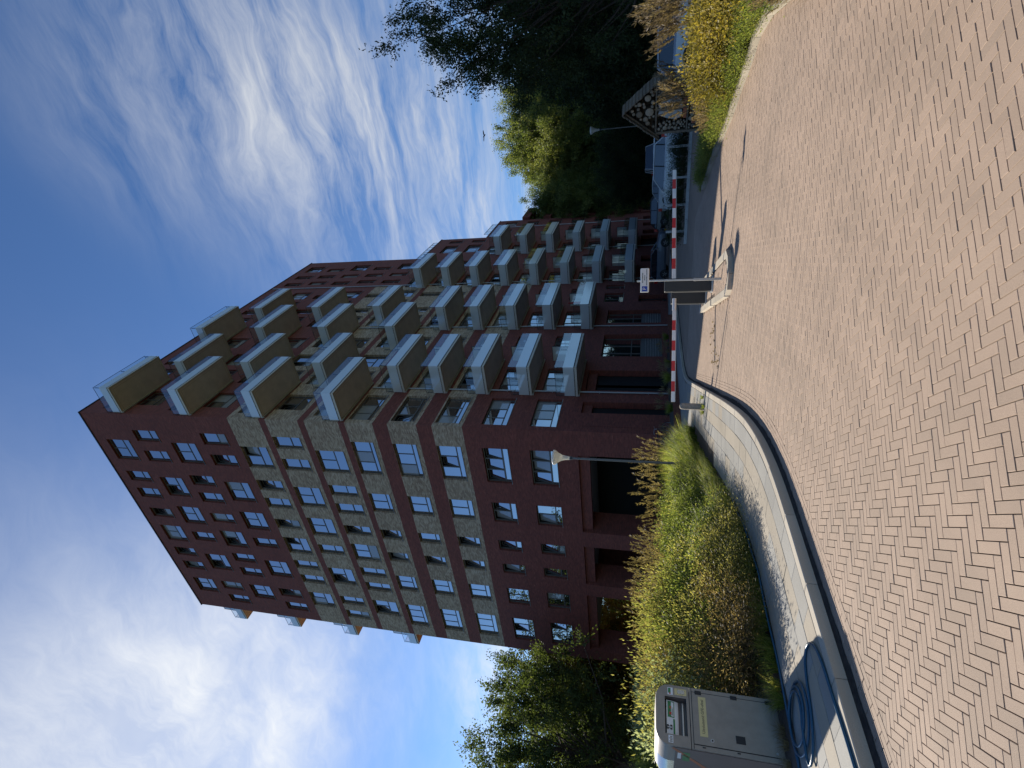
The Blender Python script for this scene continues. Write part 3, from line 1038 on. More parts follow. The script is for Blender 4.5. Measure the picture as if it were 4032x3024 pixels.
def facade(u0, u1, z0, z1, holes, pos, inn, band=lambda u, z: False, depth=0.22):
    """wall sheet with openings and reveals; pos(u, z, d) gives the point d metres behind the face"""
    us = sorted({u0, u1} | {x for h in holes for x in h[:2]} | {3.28, 4.3, 24.0} & {x for x in (3.28, 4.3, 24.0) if u0 < x < u1})
    zs = sorted({z0, z1} | {x for h in holes for x in h[2:4]} | {x for b in BANDS for x in b if z0 < x < z1})
    us = [x for x in us if u0 <= x <= u1]
    zs = [x for x in zs if z0 <= x <= z1]
    H = np.array([h[:4] for h in holes]) if holes else np.zeros((0, 4))
    red, beige = MB(), {}
    for i in range(len(us) - 1):
        uc = (us[i] + us[i + 1]) / 2
        if us[i + 1] - us[i] < 1e-6:
            continue
        run = None
        for j in range(len(zs) - 1):
            zc = (zs[j] + zs[j + 1]) / 2
            if len(H) and ((H[:, 0] < uc) & (H[:, 1] > uc) & (H[:, 2] < zc) & (H[:, 3] > zc)).any():
                continue
            k = next((q for q, b in enumerate(BANDS) if b[0] < zc < b[1]), None)
            is_b = k is not None and band(uc, zc)
            q = [pos(us[i], zs[j], 0), pos(us[i + 1], zs[j], 0), pos(us[i + 1], zs[j + 1], 0), pos(us[i], zs[j + 1], 0)]
            (beige.setdefault(k, MB()) if is_b else red).add(q, [(0, 1, 2, 3)] if inn > 0 else [(3, 2, 1, 0)], 'beige_brick' if is_b else 'red_brick')
    for h in holes:
        a, b, c, d = h[:4]
        zc = (c + d) / 2
        k = next((q for q, bb in enumerate(BANDS) if bb[0] < zc < bb[1]), None)
        tgt, m_ = (beige.setdefault(k, MB()), 'beige_brick') if k is not None and band((a + b) / 2, zc) else (red, 'red_brick')
        e = depth if len(h) < 6 else h[5]
        for p0, p1 in (((a, c), (a, d)), ((b, d), (b, c)), ((b, c), (a, c)), ((a, d), (b, d))):
            tgt.add([pos(*p0, 0), pos(*p1, 0), pos(*p1, e), pos(*p0, e)], [(0, 1, 2, 3)] if inn > 0 else [(3, 2, 1, 0)], m_)
    return red, beige


south = lambda u, z, d: (u, d, z)
east = lambda u, z, d: (-d, u, z)
hol = [w for w in left_w] + [(a, b, 0.0, 5.5, 'x', 0.55) for a, b in ARC]
red, bei = facade(XW, 0.0, 0.0, ROOF, hol, south, 1, lambda u, z: True)
red.build('south_wall', FLATS)
for k in sorted(bei):
    bei[k].build('beige_band', FLATS)
rw = [w for w in right_w if w[1] < YN] + [(a, b, c, d, 'x', 0.45) for a, b, c, d in G_NICHE] + [(a, b, c, d, 'x', 0.4) for a, b, c, d in G_SLOT if b < YN]
red, bei = facade(0.0, YN, 0.0, ROOF, rw, east, 1, lambda u, z: u < 24.0)
red.build('east_wall', FLATS)
for k in sorted(bei):
    bei[k].build('beige_band', FLATS)
# lower steps of the block towards the north
for y0, y1, zt, xo in ((YN, 40.3, 27.55, 0.0), (40.3, 47.9, 21.5, 0.0)):
    hh = [w for w in right_w if y0 < w[0] < y1] + [(a, b, c, d, 'x', 0.4) for a, b, c, d in G_SLOT if y0 <= a < y1]
    r_, b_ = facade(y0, y1, 0.0, zt, hh, east, 1, lambda u, z: False)
    r_.build('east_wall', FLATS)
    mb = MB()
    mb.add([(0, y1, 0), (XW, y1, 0), (XW, y1, zt), (0, y1, zt)], [(0, 1, 2, 3)], 'red_brick')
    mb.build('north_wall', FLATS)
    MB().box(XW, 0.05, y0 + 0.01, y1 + 0.05, zt, zt + 0.10, 'dark_metal').build('roof', FLATS)
# north wing: loggias between red floor bands
wing = MB()
for k in range(6):
    z = 2.6 + k * 2.97
    wing.box(-10, 0.35, 47.95, 53.0, z, z + 1.0, 'red_brick')
wing.box(-10, -0.8, 47.95, 53.0, 0, 18.5, 'beige_brick')
wing.box(-10, 0.2, 47.95, 60.0, 0, 2.6, 'red_brick')
for a in (48.6, 51.2, 54.0, 57.0):
    wing.box(0.19, 0.212, a, a + 1.5, 1.0, 2.3, 'room_dark')
wing.build('north_wing', FLATS)
mb = MB()
mb.add([(XW, 0, 5.5), (XW, YN, 5.5), (XW, YN, ROOF), (XW, 0, ROOF)], [(3, 2, 1, 0)], 'red_brick')
mb.add([(0, YN, 0), (XW, YN, 0), (XW, YN, ROOF), (0, YN, ROOF)], [(0, 1, 2, 3)], 'red_brick')
mb.box(XW, XW + 0.3, 9.0, 50, 0, 5.5, 'red_brick')
mb.build('rear_wall', FLATS)
mb = MB()
mb.box(XW - 0.06, 0.06, -0.06, YN + 0.06, ROOF, ROOF + 0.09, 'dark_metal')
mb.build('roof', FLATS)
# plant on the lower roofs
MB().box(-6, -0.9, 40.7, 42.4, 21.6, 24.5, 'red_brick').build('chimney', FLATS)

# arcade: piers, beams set back, pale ceiling, inner walls
for a, b in ((XW, -20.95), (-14.5, -13.28), (-9.5, -8.15), (-1.78, -0.0)):
    MB().box(a + 0.002, b - 0.002, 0.555, 1.9, 0.0, 5.5, 'red_brick').build('pier', FLATS)
for a, b in ARC:
    MB().box(a, b, 0.24, 0.62, 4.86, 5.49, 'red_brick').build('beam', FLATS)
mb = MB()
mb.box(XW, -0.3, 0.65, 9.0, 5.0, 5.3, 'ceiling_pale')
mb.build('arcade_ceiling', FLATS)
mb = MB()
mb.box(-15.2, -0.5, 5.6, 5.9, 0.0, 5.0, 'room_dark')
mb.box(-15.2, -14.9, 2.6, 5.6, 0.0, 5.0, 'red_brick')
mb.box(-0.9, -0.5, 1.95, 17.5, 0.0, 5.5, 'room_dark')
mb.build('inner_wall', FLATS)
for a, b, c, d in G_NICHE[:2]:
    MB().box(-0.62, -0.24, a, b, 4.86, 5.44, 'red_brick').build('beam', FLATS)
# inner faces of the ground floor glazing: frame, panes, perforated panel
for a, b in ((9.0, 12.45), (14.5, 16.95)):
    wdt = b - a
    fr = MB()
    for q in np.linspace(0, 1, 4):
        fr.box(-0.44, -0.38, a + q * (wdt - 0.06), a + q * (wdt - 0.06) + 0.06, 2.05, 4.8, 'window_frame')
    for z in (2.05, 2.72, 4.74):
        fr.box(-0.435, -0.385, a, b, z, z + 0.06, 'window_frame')
    wn = fr.build('window', FLATS)
    for q in range(3):
        x0 = a + 0.06 + q * (wdt - 0.06) / 3
        MB().box(-0.43, -0.42, x0, x0 + (wdt - 0.24) / 3, 2.11, 2.72, 'glass_window').build('pane', wn)
        MB().box(-0.43, -0.42, x0, x0 + (wdt - 0.24) / 3, 2.78, 4.74, 'glass_window').build('pane', wn)
    pn = MB()
    pn.box(-0.43, -0.34, a, b, 0.6, 2.05, 'grille_panel')
    pn = pn.build('vent_panel', FLATS)
    dots = MB()
    for i in range(int(wdt / 0.16)):
        for j in range(6):
            y, z = a + 0.12 + i * 0.16, 0.85 + j * 0.18
            dots.box(-0.339, -0.325, y - 0.03, y + 0.03, z - 0.025, z + 0.025, 'galvanised')
    dots.build('vent_holes', pn)['kind'] = 'stuff'
mb = MB()
mb.box(-0.44, -0.38, 18.75, 20.12, 0.05, 2.38, 'dark_metal')
dr = mb.build('door', FLATS)
MB().box(-0.375, -0.365, 18.95, 19.9, 0.4, 2.2, 'glass_window').build('pane', dr)
MB().tube([(-0.34, 19.0, 0.95), (-0.34, 19.0, 1.25)], 0.015, 'steel').build('handle', dr)
# dark behind the garage slots
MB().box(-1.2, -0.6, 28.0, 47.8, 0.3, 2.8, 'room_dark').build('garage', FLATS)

# rain pipes
for y, z1 in ((4.12, 20.3), (13.85, 26.3), (24.05, ROOF - 0.3), (33.9, 20.8), (44.3, 20.9)):
    mb = MB()
    mb.tube([(0.075, y, 0.15), (0.075, y, z1)], 0.05, 'pipe_grey')
    for z in np.arange(1.5, z1, 3.0):
        mb.box(0.0, 0.10, y - 0.07, y + 0.07, z, z + 0.04, 'pipe_grey')
    mb.build('rain_pipe', FLATS)

# ---- windows: frame (+ dark room behind), sill, panes
frames, panes, sills = {}, {}, {}
FW, FD = 0.062, 0.17


def window(u, z, w, h, t, face, openp=()):
    tr = {'A': 0.42, 'B': 0.42, 'C': 0.26, 'D': 0.0}[t] * h
    cols = 1 if w < 1.3 else (2 if w < 2.2 else 3)
    key = (round(w, 2), round(h, 2), t)
    if key not in frames:
        mb = MB()
        y0, y1 = FD, FD + 0.09
        mb.box(0, w, y0, y1, 0, FW, 'window_frame')
        mb.box(0, w, y0, y1, h - FW, h, 'window_frame')
        mb.box(0, FW, y0 + .002, y1, FW, h - FW, 'window_frame')
        mb.box(w - FW, w, y0 + .002, y1, FW, h - FW, 'window_frame')
        if tr:
            mb.box(FW, w - FW, y0 + .004, y1, tr - FW / 2, tr + FW / 2, 'window_frame')
        for k in range(1, cols):
            x = FW + (w - 2 * FW) * k / cols
            mb.box(x - FW / 2, x + FW / 2, y0 + .006, y1, (tr + FW / 2) if tr else FW, h - FW, 'window_frame')
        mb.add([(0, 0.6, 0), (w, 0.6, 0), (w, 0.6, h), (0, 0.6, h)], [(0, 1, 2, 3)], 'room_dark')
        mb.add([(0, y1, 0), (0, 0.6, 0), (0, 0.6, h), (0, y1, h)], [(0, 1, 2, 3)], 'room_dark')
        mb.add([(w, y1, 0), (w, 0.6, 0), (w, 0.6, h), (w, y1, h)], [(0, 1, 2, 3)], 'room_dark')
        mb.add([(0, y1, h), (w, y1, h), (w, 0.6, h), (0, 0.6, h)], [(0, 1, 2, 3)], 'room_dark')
        frames[key] = mb.mesh('window')
        sb = MB()
        sb.box(-0.03, w + 0.03, -0.045, FD, -0.002, 0.028, 'sill_metal')
        sills[key] = sb.mesh('sill')
    if face == 'S':
        loc, rz = (u, 0.0, z), 0.0
    else:
        loc, rz = (0.0, u, z), R(90)
    wn = put('window', frames[key], FLATS, loc, (0, 0, rz))
    put('sill', sills[key], wn)
    rects = []
    if tr:
        rects.append((FW, w - FW, FW, tr - FW / 2))
    for k in range(cols):
        x0 = FW + (w - 2 * FW) * k / cols + (FW / 2 if k else 0)
        x1 = FW + (w - 2 * FW) * (k + 1) / cols - (FW / 2 if k < cols - 1 else 0)
        rects.append((x0, x1, (tr + FW / 2) if tr else FW, h - FW))
    for q, (x0, x1, a, b) in enumerate(rects):
        m_ = 'glass_blind' if random.random() < (0.10 if t != 'D' else 0.35) else 'glass_window'
        op = q > 0 and q in openp
        pk = (round(x1 - x0, 3), round(b - a, 3), m_, op)
        if pk not in panes:
            pb = MB()
            if op:
                e = 0.05
                for bb in ((0, x1 - x0, 0, e), (0, x1 - x0, b - a - e, b - a), (0, e, e, b - a - e), (x1 - x0 - e, x1 - x0, e, b - a - e)):
                    pb.box(bb[0], bb[1], -0.012, 0.03, bb[2], bb[3], 'window_frame')
                pb.box(e, x1 - x0 - e, 0.0, 0.014, e, b - a - e, m_)
            else:
                pb.box(0, x1 - x0, 0, 0.014, 0, b - a, m_)
            panes[pk] = pb.mesh('pane')
        # an opened sash is tilted into the room on its bottom hinge
        rx = R(-random.uniform(9, 13)) if op else R(random.gauss(0, 0.25))
        put('pane', panes[pk], wn, (x0, FD + 0.03, a), (rx, 0, 0))


for a, b, z0, z1, t in left_w:
    pr = random.random()
    cols = 1 if b - a < 1.3 else (2 if b - a < 2.2 else 3)
    window(a, z0, b - a, z1 - z0, t, 'S', {random.randint(1, cols)} if pr < 0.28 else (set(range(1, cols + 1)) if pr < 0.36 else ()))
for w in right_w:
    window(w[0], w[2], w[1] - w[0], w[3] - w[2], w[4] if w[4] != 'x' else 'C', 'E', {1} if random.random() < 0.15 else ())

# ---- balconies: slab with soffit, fascia, frosted lower and clear upper glass, rail, screen
def balcony_meshes():
    Wd, D = BAL_W, BAL_D
    out = {}
    mb = MB()                                     # local: x along the wall, -y outwards, z up from the underside
    mb.box(0.0, Wd, -D + 0.012, 0, 0.03, 0.22, 'soffit')
    # fascia: pale strip, black gap
    for x0, x1, y0, y1 in ((-0.02, Wd + 0.02, -D - 0.02, -D + 0.10), (-0.02, 0.10, -D + 0.10, 0), (Wd - 0.10, Wd + 0.02, -D + 0.10, 0)):
        mb.box(x0, x1, y0, y1, 0.0, 0.13, 'soffit_edge')
        mb.box(x0 + 0.02, x1 - 0.02, y0 + 0.02, y1 - (0.02 if y1 < 0 else 0), 0.13, 0.205, 'black_gap')
    for x0, x1, y0, y1 in ((0.22, Wd - 0.22, -D + 0.24, -D + 0.27), (0.22, 0.25, -D + 0.27, -0.1), (Wd - 0.25, Wd - 0.22, -D + 0.27, -0.1)):
        mb.box(x0, x1, y0, y1, 0.022, 0.031, 'soffit_edge')
    out['slab'] = mb.mesh('slab')
    gz0, gz1, gz2 = 0.19, 0.84, 1.36
    fr_, cl_ = MB(), MB()
    out['front_l'] = MB().box(-0.025, Wd * 0.5 - 0.004, -D - 0.03, -D - 0.012, gz0, gz1, 'glass_frosted').mesh('glass_panel')
    out['front_r'] = MB().box(Wd * 0.5 + 0.004, Wd + 0.025, -D - 0.03, -D - 0.012, gz0, gz1, 'glass_frosted').mesh('glass_panel')
    out['side'] = MB().box(-0.025, -0.009, -D - 0.011, -0.03, gz0, gz1, 'glass_frosted').mesh('glass_panel')
    out['cfront'] = MB().box(-0.025, Wd + 0.025, -D - 0.028, -D - 0.016, gz1 + 0.003, gz2, 'glass_clear').mesh('clear_panel')
    out['cside'] = MB().box(-0.023, -0.012, -D - 0.011, -0.03, gz1 + 0.003, gz2, 'glass_clear').mesh('clear_panel')
    rl = MB()
    for x0, x1, y0, y1 in ((-0.03, Wd + 0.03, -D - 0.034, -D - 0.01), (-0.03, -0.008, -D - 0.01, -0.01), (Wd + 0.008, Wd + 0.03, -D - 0.01, -0.01)):
        rl.box(x0, x1, y0, y1, gz2, gz2 + 0.022, 'dark_metal')
    for x in (0.02, Wd / 2, Wd - 0.04):
        rl.box(x, x + 0.02, -D + 0.0, -D + 0.05, 0.22, gz2 - 0.05, 'dark_metal')
    for y in (-D * 0.5, -0.06):
        rl.box(0.0, 0.05, y, y + 0.02, 0.22, gz2 - 0.05, 'dark_metal')
        rl.box(Wd - 0.05, Wd, y, y + 0.02, 0.22, gz2 - 0.05, 'dark_metal')
    out['railing'] = rl.mesh('railing')
    sc = MB()
    sc.box(Wd - 0.12, Wd - 0.10, -1.15, -0.03, 0.3, 2.25, 'glass_frosted')
    sc.box(Wd - 0.13, Wd - 0.09, -1.18, -1.15, 0.22, 2.28, 'dark_metal')
    sc.box(Wd - 0.13, Wd - 0.09, -1.15, -0.03, 2.25, 2.28, 'dark_metal')
    out['screen'] = sc.mesh('screen')
    br = MB()
    br.box(0.0, Wd, -0.10, -0.004, -0.10, 0.03, 'concrete')
    out['bearer'] = br.mesh('bearer')
    return out


BM = balcony_meshes()


def balcony(loc, rz):
    b = put('balcony', BM['slab'], FLATS, loc, (0, 0, rz))
    for k, nm in (('front_l', 'glass_panel'), ('front_r', 'glass_panel'), ('side', 'glass_panel'), ('cfront', 'clear_panel'), ('cside', 'clear_panel'), ('railing', 'railing'), ('screen', 'screen'), ('bearer', 'bearer')):
        put(nm, BM[k], b)
    put('glass_panel', BM['side'], b, (BAL_W + 0.034, 0, 0))
    put('clear_panel', BM['cside'], b, (BAL_W + 0.034, 0, 0))
    return b


for y0, n_ in bals:
    balcony((0.004, y0, bal_z(n_)), R(90))
for n_ in (6, 8, 10, 12):                         # west side, seen past the edge
    balcony((XW - 0.004, BAL_W + 0.45, bal_z(n_)), R(-90))
# roof terraces with light railings
for x0, x1, y0, y1, z in ((-8, -0.3, 33.3, 40.0, 27.65), (-8, -0.3, 42.8, 47.6, 21.6)):
    rl = MB()
    for q in np.linspace(y0, y1, 8):
        rl.box(x1 - 0.02, x1 + 0.02, q - 0.015, q + 0.015, z, z + 1.0, 'galvanised')
    rl.box(x1 - 0.03, x1 + 0.03, y0, y1, z + 1.0, z + 1.04, 'galvanised')
    rl.box(x1 - 0.005, x1 + 0.005, y0 + 0.03, y1 - 0.03, z + 0.1, z + 0.95, 'glass_clear')
    rl.build('roof_railing', FLATS)

# ------------------------------------------------------------------ barriers, boxes, sign, bollard on and by the island
def arm_dir(a, b):
    return math.atan2(b[1] - a[1], b[0] - a[0])


def barrier(label, base, rz_box, w, d, h, arm0, arm1, az, segs, up):
    t = thing('barrier', label, 'barrier', (base[0], base[1], 0.0), rz_box, 'parking barriers on the traffic island')
    z0 = 0.098
    mb = MB()
    mb.bevbox(-w / 2, w / 2, -d / 2, d / 2, z0 + 0.03, z0 + h, 'cabinet_grey', 0.025)
    mb.box(-w / 2 - 0.03, w / 2 + 0.03, -d / 2 - 0.03, d / 2 + 0.03, z0 - 0.02, z0 + 0.03, 'galvanised')
    mb.build('cabinet', t)
    st = MB()
    st.box(-w / 2 - 0.028, -w / 2 - 0.001, -d / 2 + 0.01, d / 2 - 0.01, z0 + 0.05, z0 + h - 0.03, 'galvanised')  # pale plate, added to put the cabinet's sunlit side into colour
    st.build('sunlit_side', t)
    MB().box(-w / 2 + 0.04, w / 2 - 0.04, -d / 2 - 0.006, -d / 2 + 0.002, z0 + 0.12, z0 + h - 0.2, 'cabinet_grey').build('service_door', t)
    inv = Matrix.Rotation(-rz_box, 4, 'Z')
    a = inv @ Vector((arm0[0] - base[0], arm0[1] - base[1], az))
    b = inv @ Vector((arm1[0] - base[0], arm1[1] - base[1], az + up))
    hub = MB()
    dv = (b - a).normalized()
    hub.tube([a - dv * 0.12, a + dv * 0.22], 0.055, 'sign_white', 12)
    hub.build('arm_holder', t)
    L = (b - a).length
    edge = 0.22
    bounds = [edge] + [edge + (L - edge) * k / segs for k in range(1, segs + 1)]
    for k in range(segs):
        c = MB()
        p, q = a + dv * bounds[k], a + dv * bounds[k + 1]
        sd_ = Vector((-dv.y, dv.x, 0)).normalized() * 0.022
        u_ = Vector((0, 0, 0.046))
        m_ = 'white_paint' if k % 2 == 0 else 'red_paint'
        ring = lambda c_: [c_ - sd_ - u_, c_ + sd_ - u_, c_ + sd_ * 1.0 + u_, c_ - sd_ + u_]
        c.loft([ring(p), ring(q)], m_)
        c.build('arm_section', t)
    mb = MB()                                     # aluminium rail along the foot of the arm
    ring = lambda c_: [c_ + Vector((0, 0, -0.062)) - sd_ * 0.6, c_ + Vector((0, 0, -0.062)) + sd_ * 0.6, c_ + Vector((0, 0, -0.0465)) + sd_ * 0.6, c_ + Vector((0, 0, -0.0465)) - sd_ * 0.6]
    mb.loft([ring(a + dv * edge), ring(b)], 'galvanised')
    mb.build('arm_rail', t)
    return t


barrier('grey barrier cabinet behind the sign pole with raised-edge arm over the shaded lane', (12.9, -10.72), R(-62), 0.30, 0.34, 1.19, (12.75, -10.45), (15.24, -7.75), 1.035, 11, -0.005)
barrier('lower grey barrier cabinet whose red and white arm ends above the stone bollard', (12.04, -9.5), R(-62), 0.34, 0.36, 0.95, (12.0, -9.75), (9.68, -11.4), 0.965, 9, 0.0)

t = thing('parking_sign', 'white parking sign with blue P on a steel pole on the island', 'sign', (13.63, -12.23, 0.09))
mb = MB()
mb.tube([(0, 0, 0), (0, 0, 0.58)], 0.032, 'galvanised', 12)
mb.tube([(0, 0, 0.56), (0, 0, 1.88)], 0.022, 'galvanised', 12)
mb.tube([(0, 0, 0.55), (0, 0, 0.60)], 0.036, 'galvanised', 12)
mb.build('pole', t)
SR = arm_dir((13.95, -12.12), (13.38, -12.33)) + math.pi        # the board's run, seen from the road
bd = MB()
bd.bevbox(-0.28, 0.28, -0.1, 0.1, -0.006, 0.006, 'sign_white', 0.02)
brd = bd.build('board', t, (0.025, -0.032, 1.70))
brd.rotation_euler = (R(90), 0, SR)
MB().box(-0.255, -0.135, -0.062, 0.062, 0.0065, 0.0085, 'sign_blue').build('blue_field', brd)
text('P', 0.115, 'sign_white', brd, (-0.195, 0.0, 0.0092), (0, 0, 0))
ln = MB()
rr = random.Random(3)
for y, x0, x1 in ((0.048, -0.055, 0.175), (0.0, 0.0, 0.125), (-0.045, -0.115, 0.262)):
    x = x0
    while x < x1:
        w = rr.uniform(0.008, 0.02)
        ln.box(x, min(x + w, x1), y - 0.008, y + rr.choice((0.006, 0.009, 0.011)), 0.0065, 0.0078, 'ink')
        x += w + rr.choice((0.002, 0.002, 0.006))
ln.build('small_print', brd)['kind'] = 'stuff'

t = thing('bollard', 'short rounded stone bollard on the corner of the pavement', 'bollard', (9.55, -11.42, SW - 0.01))
mb = MB()
mb.lathe([(0.088, -0.02), (0.09, 0.3), (0.09, 0.56), (0.084, 0.61), (0.066, 0.645), (0.03, 0.66), (0.004, 0.662)], 'bollard_stone', 20)
mb.build('shaft', t)
mb = MB()
mb.lathe([(0.0905, 0.50), (0.092, 0.505), (0.092, 0.52), (0.0905, 0.525)], 'bollard_stone', 20, caps=False)
mb.build('collar', t)

# street lamps with a clear funnel head
def lamp(label, loc, h, sc=1.0):
    t = thing('street_lamp', label, 'lamp', loc, 0, 'funnel street lamps')
    mb = MB()
    hb = h - 0.47 * sc
    mb.tube([(0, 0, 0), (0, 0, 0.7)], 0.055, 'dark_metal', 12)
    mb.tube([(0, 0, 0.68), (0, 0, hb)], [0.042, 0.033], 'lamp_pole', 12)
    mb.build('pole', t)
    mb = MB()
    mb.tube([(0, 0, hb - 0.04), (0, 0, hb + 0.05 * sc)], 0.046 * sc, 'dark_metal', 14)
    mb.build('socket', t)
    mb = MB()
    pr = [(0.045, 0.03), (0.048, 0.08), (0.058, 0.17), (0.082, 0.26), (0.12, 0.33), (0.168, 0.39), (0.19, 0.425), (0.197, 0.45), (0.192, 0.47)]
    mb.lathe([(a * sc, b * sc) for a, b in pr], 'lamp_glass', 28, (0, 0, hb), caps=False)
    mb.lathe([((a - 0.006) * sc, b * sc) for a, b in pr], 'lamp_glass', 28, (0, 0, hb), caps=False)
    mb.build('glass_funnel', t)
    mb = MB()
    mb.lathe([(0.196 * sc, 0.462 * sc), (0.200 * sc, 0.475 * sc), (0.15 * sc, 0.50 * sc), (0.02, 0.512 * sc)], 'sign_white', 28, (0, 0, hb))
    mb.build('cap', t)
    mb = MB()
    mb.lathe([(0.03 * sc, 0.09 * sc), (0.032 * sc, 0.22 * sc), (0.02 * sc, 0.26 * sc)], 'galvanised', 12, (0, 0, hb))
    mb.build('light_source', t)
    return t


lamp('clear funnel street lamp rising from the tall grasses before the flats', (7.52, -11.5, 0.05), 4.48, 1.2)
x, y = at(2468, 500, 33)
lamp('distant funnel street lamp among the dark trees behind the insect hotel', (x, y, 0), 4.9, 1.1)

# ------------------------------------------------------------------ waste container
def waste_container():
    t = thing('waste_container', 'taupe metal food waste container with yellow sticker beside the pavement', 'container', (11.27, -21.22, SW - 0.03), R(-3))
    # local: +x to the road, y along the front, front face at x = 0, y 0..0.7
    Wd, Dp, H, zs = 0.70, 0.95, 1.45, 1.04
    mb = MB()
    mb.box(-Dp, 0.0, 0.0, Wd, 0.0, zs - 0.004, 'container_taupe')
    mb.build('body', t)
    # hood: rounded shoulders towards both ends
    def prof(n=7, r=0.16):
        o = [(0.0, zs + 0.004)]
        o += [(r - r * math.cos(a), H - r + r * math.sin(a)) for a in np.linspace(0, math.pi / 2, n)]
        o += [(Wd - r + r * math.sin(a), H - r + r * math.cos(a)) for a in np.linspace(0, math.pi / 2, n)]
        o += [(Wd, zs + 0.004)]
        return o
    P_ = prof()
    op = (0.12, 0.555, 1.075, 1.335)               # opening y0 y1 z0 z1
    mb = MB()
    rings = [[(x, y, z) for y, z in P_] for x in (0.0, -0.05)]
    n = len(P_)
    for (x0, s0), (x1, s1) in (((0.0, 0.985), (-0.03, 1.0)), ((-0.03, 1.0), (-0.42, 1.0)), ((-0.42, 1.0), (-0.78, 0.97)), ((-0.78, 0.97), (-Dp, 0.86))):
        f = lambda y, z, s: (y, zs + 0.004 + (z - zs - 0.004) * s)
        a = [(x0, *f(y, z, s0)) for y, z in P_]
        b = [(x1, *f(y, z, s1)) for y, z in P_]
        mb.add(a + b, [(i, i + 1, n + i + 1, n + i) for i in range(n - 1)], 'container_lid' if x0 < -0.4 else 'container_taupe', True)
    mb.add([(-Dp, y, zs + (z - zs) * 0.86) for y, z in P_], [tuple(range(n))], 'container_lid')
    # front of the hood round the opening
    f = [(0.0, y, zs + 0.004 + (z - zs - 0.004) * 0.985) for y, z in P_]
    k = n // 2
    y0, y1, z0, z1 = op
    q = [(0.0, y0, z0), (0.0, y0, z1), (0.0, y1, z1), (0.0, y1, z0)]
    vs = f + q
    A0, A1, A2, A3 = n, n + 1, n + 2, n + 3
    mb.add(vs, [(0, A0, A1) + tuple(range(k - 1, 0, -1)), tuple(range(n - 1, k - 1, -1)) + (k - 1, A1, A2, A3) if False else (k - 1, A1, A2, k), (A3, n - 1) + tuple(range(n - 2, k - 1, -1)) + (A2,), (0, n - 1, A3, A0)], 'container_taupe')
    # recess
    e = -0.13
    for p0, p1 in (((y0, z0), (y0, z1)), ((y0, z1), (y1, z1)), ((y1, z1), (y1, z0)), ((y1, z0), (y0, z0))):
        mb.add([(0, *p0), (0, *p1), (e, *p1), (e, *p0)], [(0, 1, 2, 3)], 'container_side')
    mb.add([(e, y0, z0), (e, y1, z0), (e, y1, z1), (e, y0, z1)], [(0, 1, 2, 3)], 'container_side')
    mb.build('hood', t)
    # drum flap with its instruction sticker
    fl = MB()
    yy = [y0 + 0.02, y1 - 0.02]
    arc = [(e + 0.02 + 0.055 * math.sin(a), z0 + 0.09 + 0.17 * (1 - math.cos(a) * 0.999)) for a in np.linspace(0.25, 1.45, 7)]
    fl.add([(x, yy[0], z) for x, z in arc] + [(x, yy[1], z) for x, z in arc], [(i, 7 + i, 8 + i, i + 1) for i in range(6)], 'sticker_white', True)
    flap = fl.build('flap', t)
    MB().box(e + 0.03, e + 0.05, y0 + 0.02, y1 - 0.02, z0 + 0.035, z0 + 0.05, 'steel').build('flap_handle', t)
    pic = MB()

    def patch(pb, ya, yb, za, zb, m_, off=0.004):
        for i in range(6):
            (xa, z_a), (xb, z_b) = arc[i], arc[i + 1]
            lo, hi = max(za, min(z_a, z_b)), min(zb, max(z_a, z_b))
            if hi - lo < 1e-4:
                continue
            g_ = lambda z: xa + (xb - xa) * (z - z_a) / (z_b - z_a) + off
            pb.add([(g_(lo), ya, lo), (g_(lo), yb, lo), (g_(hi), yb, hi), (g_(hi), ya, hi)], [(0, 1, 2, 3)], m_)
    zl, zh = min(z for x, z in arc), max(z for x, z in arc)
    patch(pic, y0 + 0.03, y0 + 0.20, zl + 0.045, zl + 0.065, 'sticker_green')
    patch(pic, y0 + 0.215, y1 - 0.03, zl + 0.05, zh - 0.015, 'sticker_green')
    patch(pic, y0 + 0.225, y1 - 0.04, zl + 0.058, zh - 0.055, 'sticker_white', 0.006)
    patch(pic, y0 + 0.245, y0 + 0.275, zl + 0.085, zl + 0.11, 'sticker_red', 0.008)
    patch(pic, y0 + 0.315, y0 + 0.345, zl + 0.085, zl + 0.11, 'orange_stripe', 0.008)
    for q_ in range(4):
        patch(pic, y0 + 0.235, y0 + 0.235 + 0.10 - 0.02 * (q_ % 2), zl + 0.064 + q_ * 0.005, zl + 0.066 + q_ * 0.005, 'ink', 0.008)
    # apple core outline
    core = [(0.075, 0.08), (0.075, 0.085), (0.088, 0.10), (0.09, 0.12), (0.078, 0.133), (0.075, 0.14), (0.10, 0.136), (0.125, 0.14), (0.122, 0.132), (0.108, 0.12), (0.11, 0.10), (0.125, 0.085), (0.123, 0.08), (0.10, 0.084)]
    for (a_, b_), (c_, d_) in zip(core, core[1:] + core[:1]):
        ya, yb = min(a_, c_), max(a_, c_)
        za, zb = min(b_, d_), max(b_, d_)
        patch(pic, y0 + ya - 0.002, y0 + yb + 0.002, zl + za - 0.002, zl + zb + 0.002, 'ink', 0.007)
    patch(pic, y0 + 0.098, y0 + 0.102, zl + 0.138, zl + 0.16, 'ink', 0.007)
    pic.build('instruction_sticker', flap)
    # door in the lower body: seams, hinges, lock, grip
    dr = MB()
    dr.box(0.001, 0.007, 0.055, Wd - 0.105 + 0.05, 0.03, zs - 0.035, 'container_taupe')
    door = dr.build('door', t)
    sm = MB()
    sm.box(0.0005, 0.004, 0.047, 0.055, 0.03, zs - 0.03, 'black_gap')
    sm.box(0.0005, 0.004, Wd - 0.055, Wd - 0.047, 0.03, zs - 0.03, 'black_gap')
    sm.box(0.0005, 0.003, 0.0, Wd, zs - 0.032, zs - 0.026, 'black_gap')
    sm.build('seam', t)
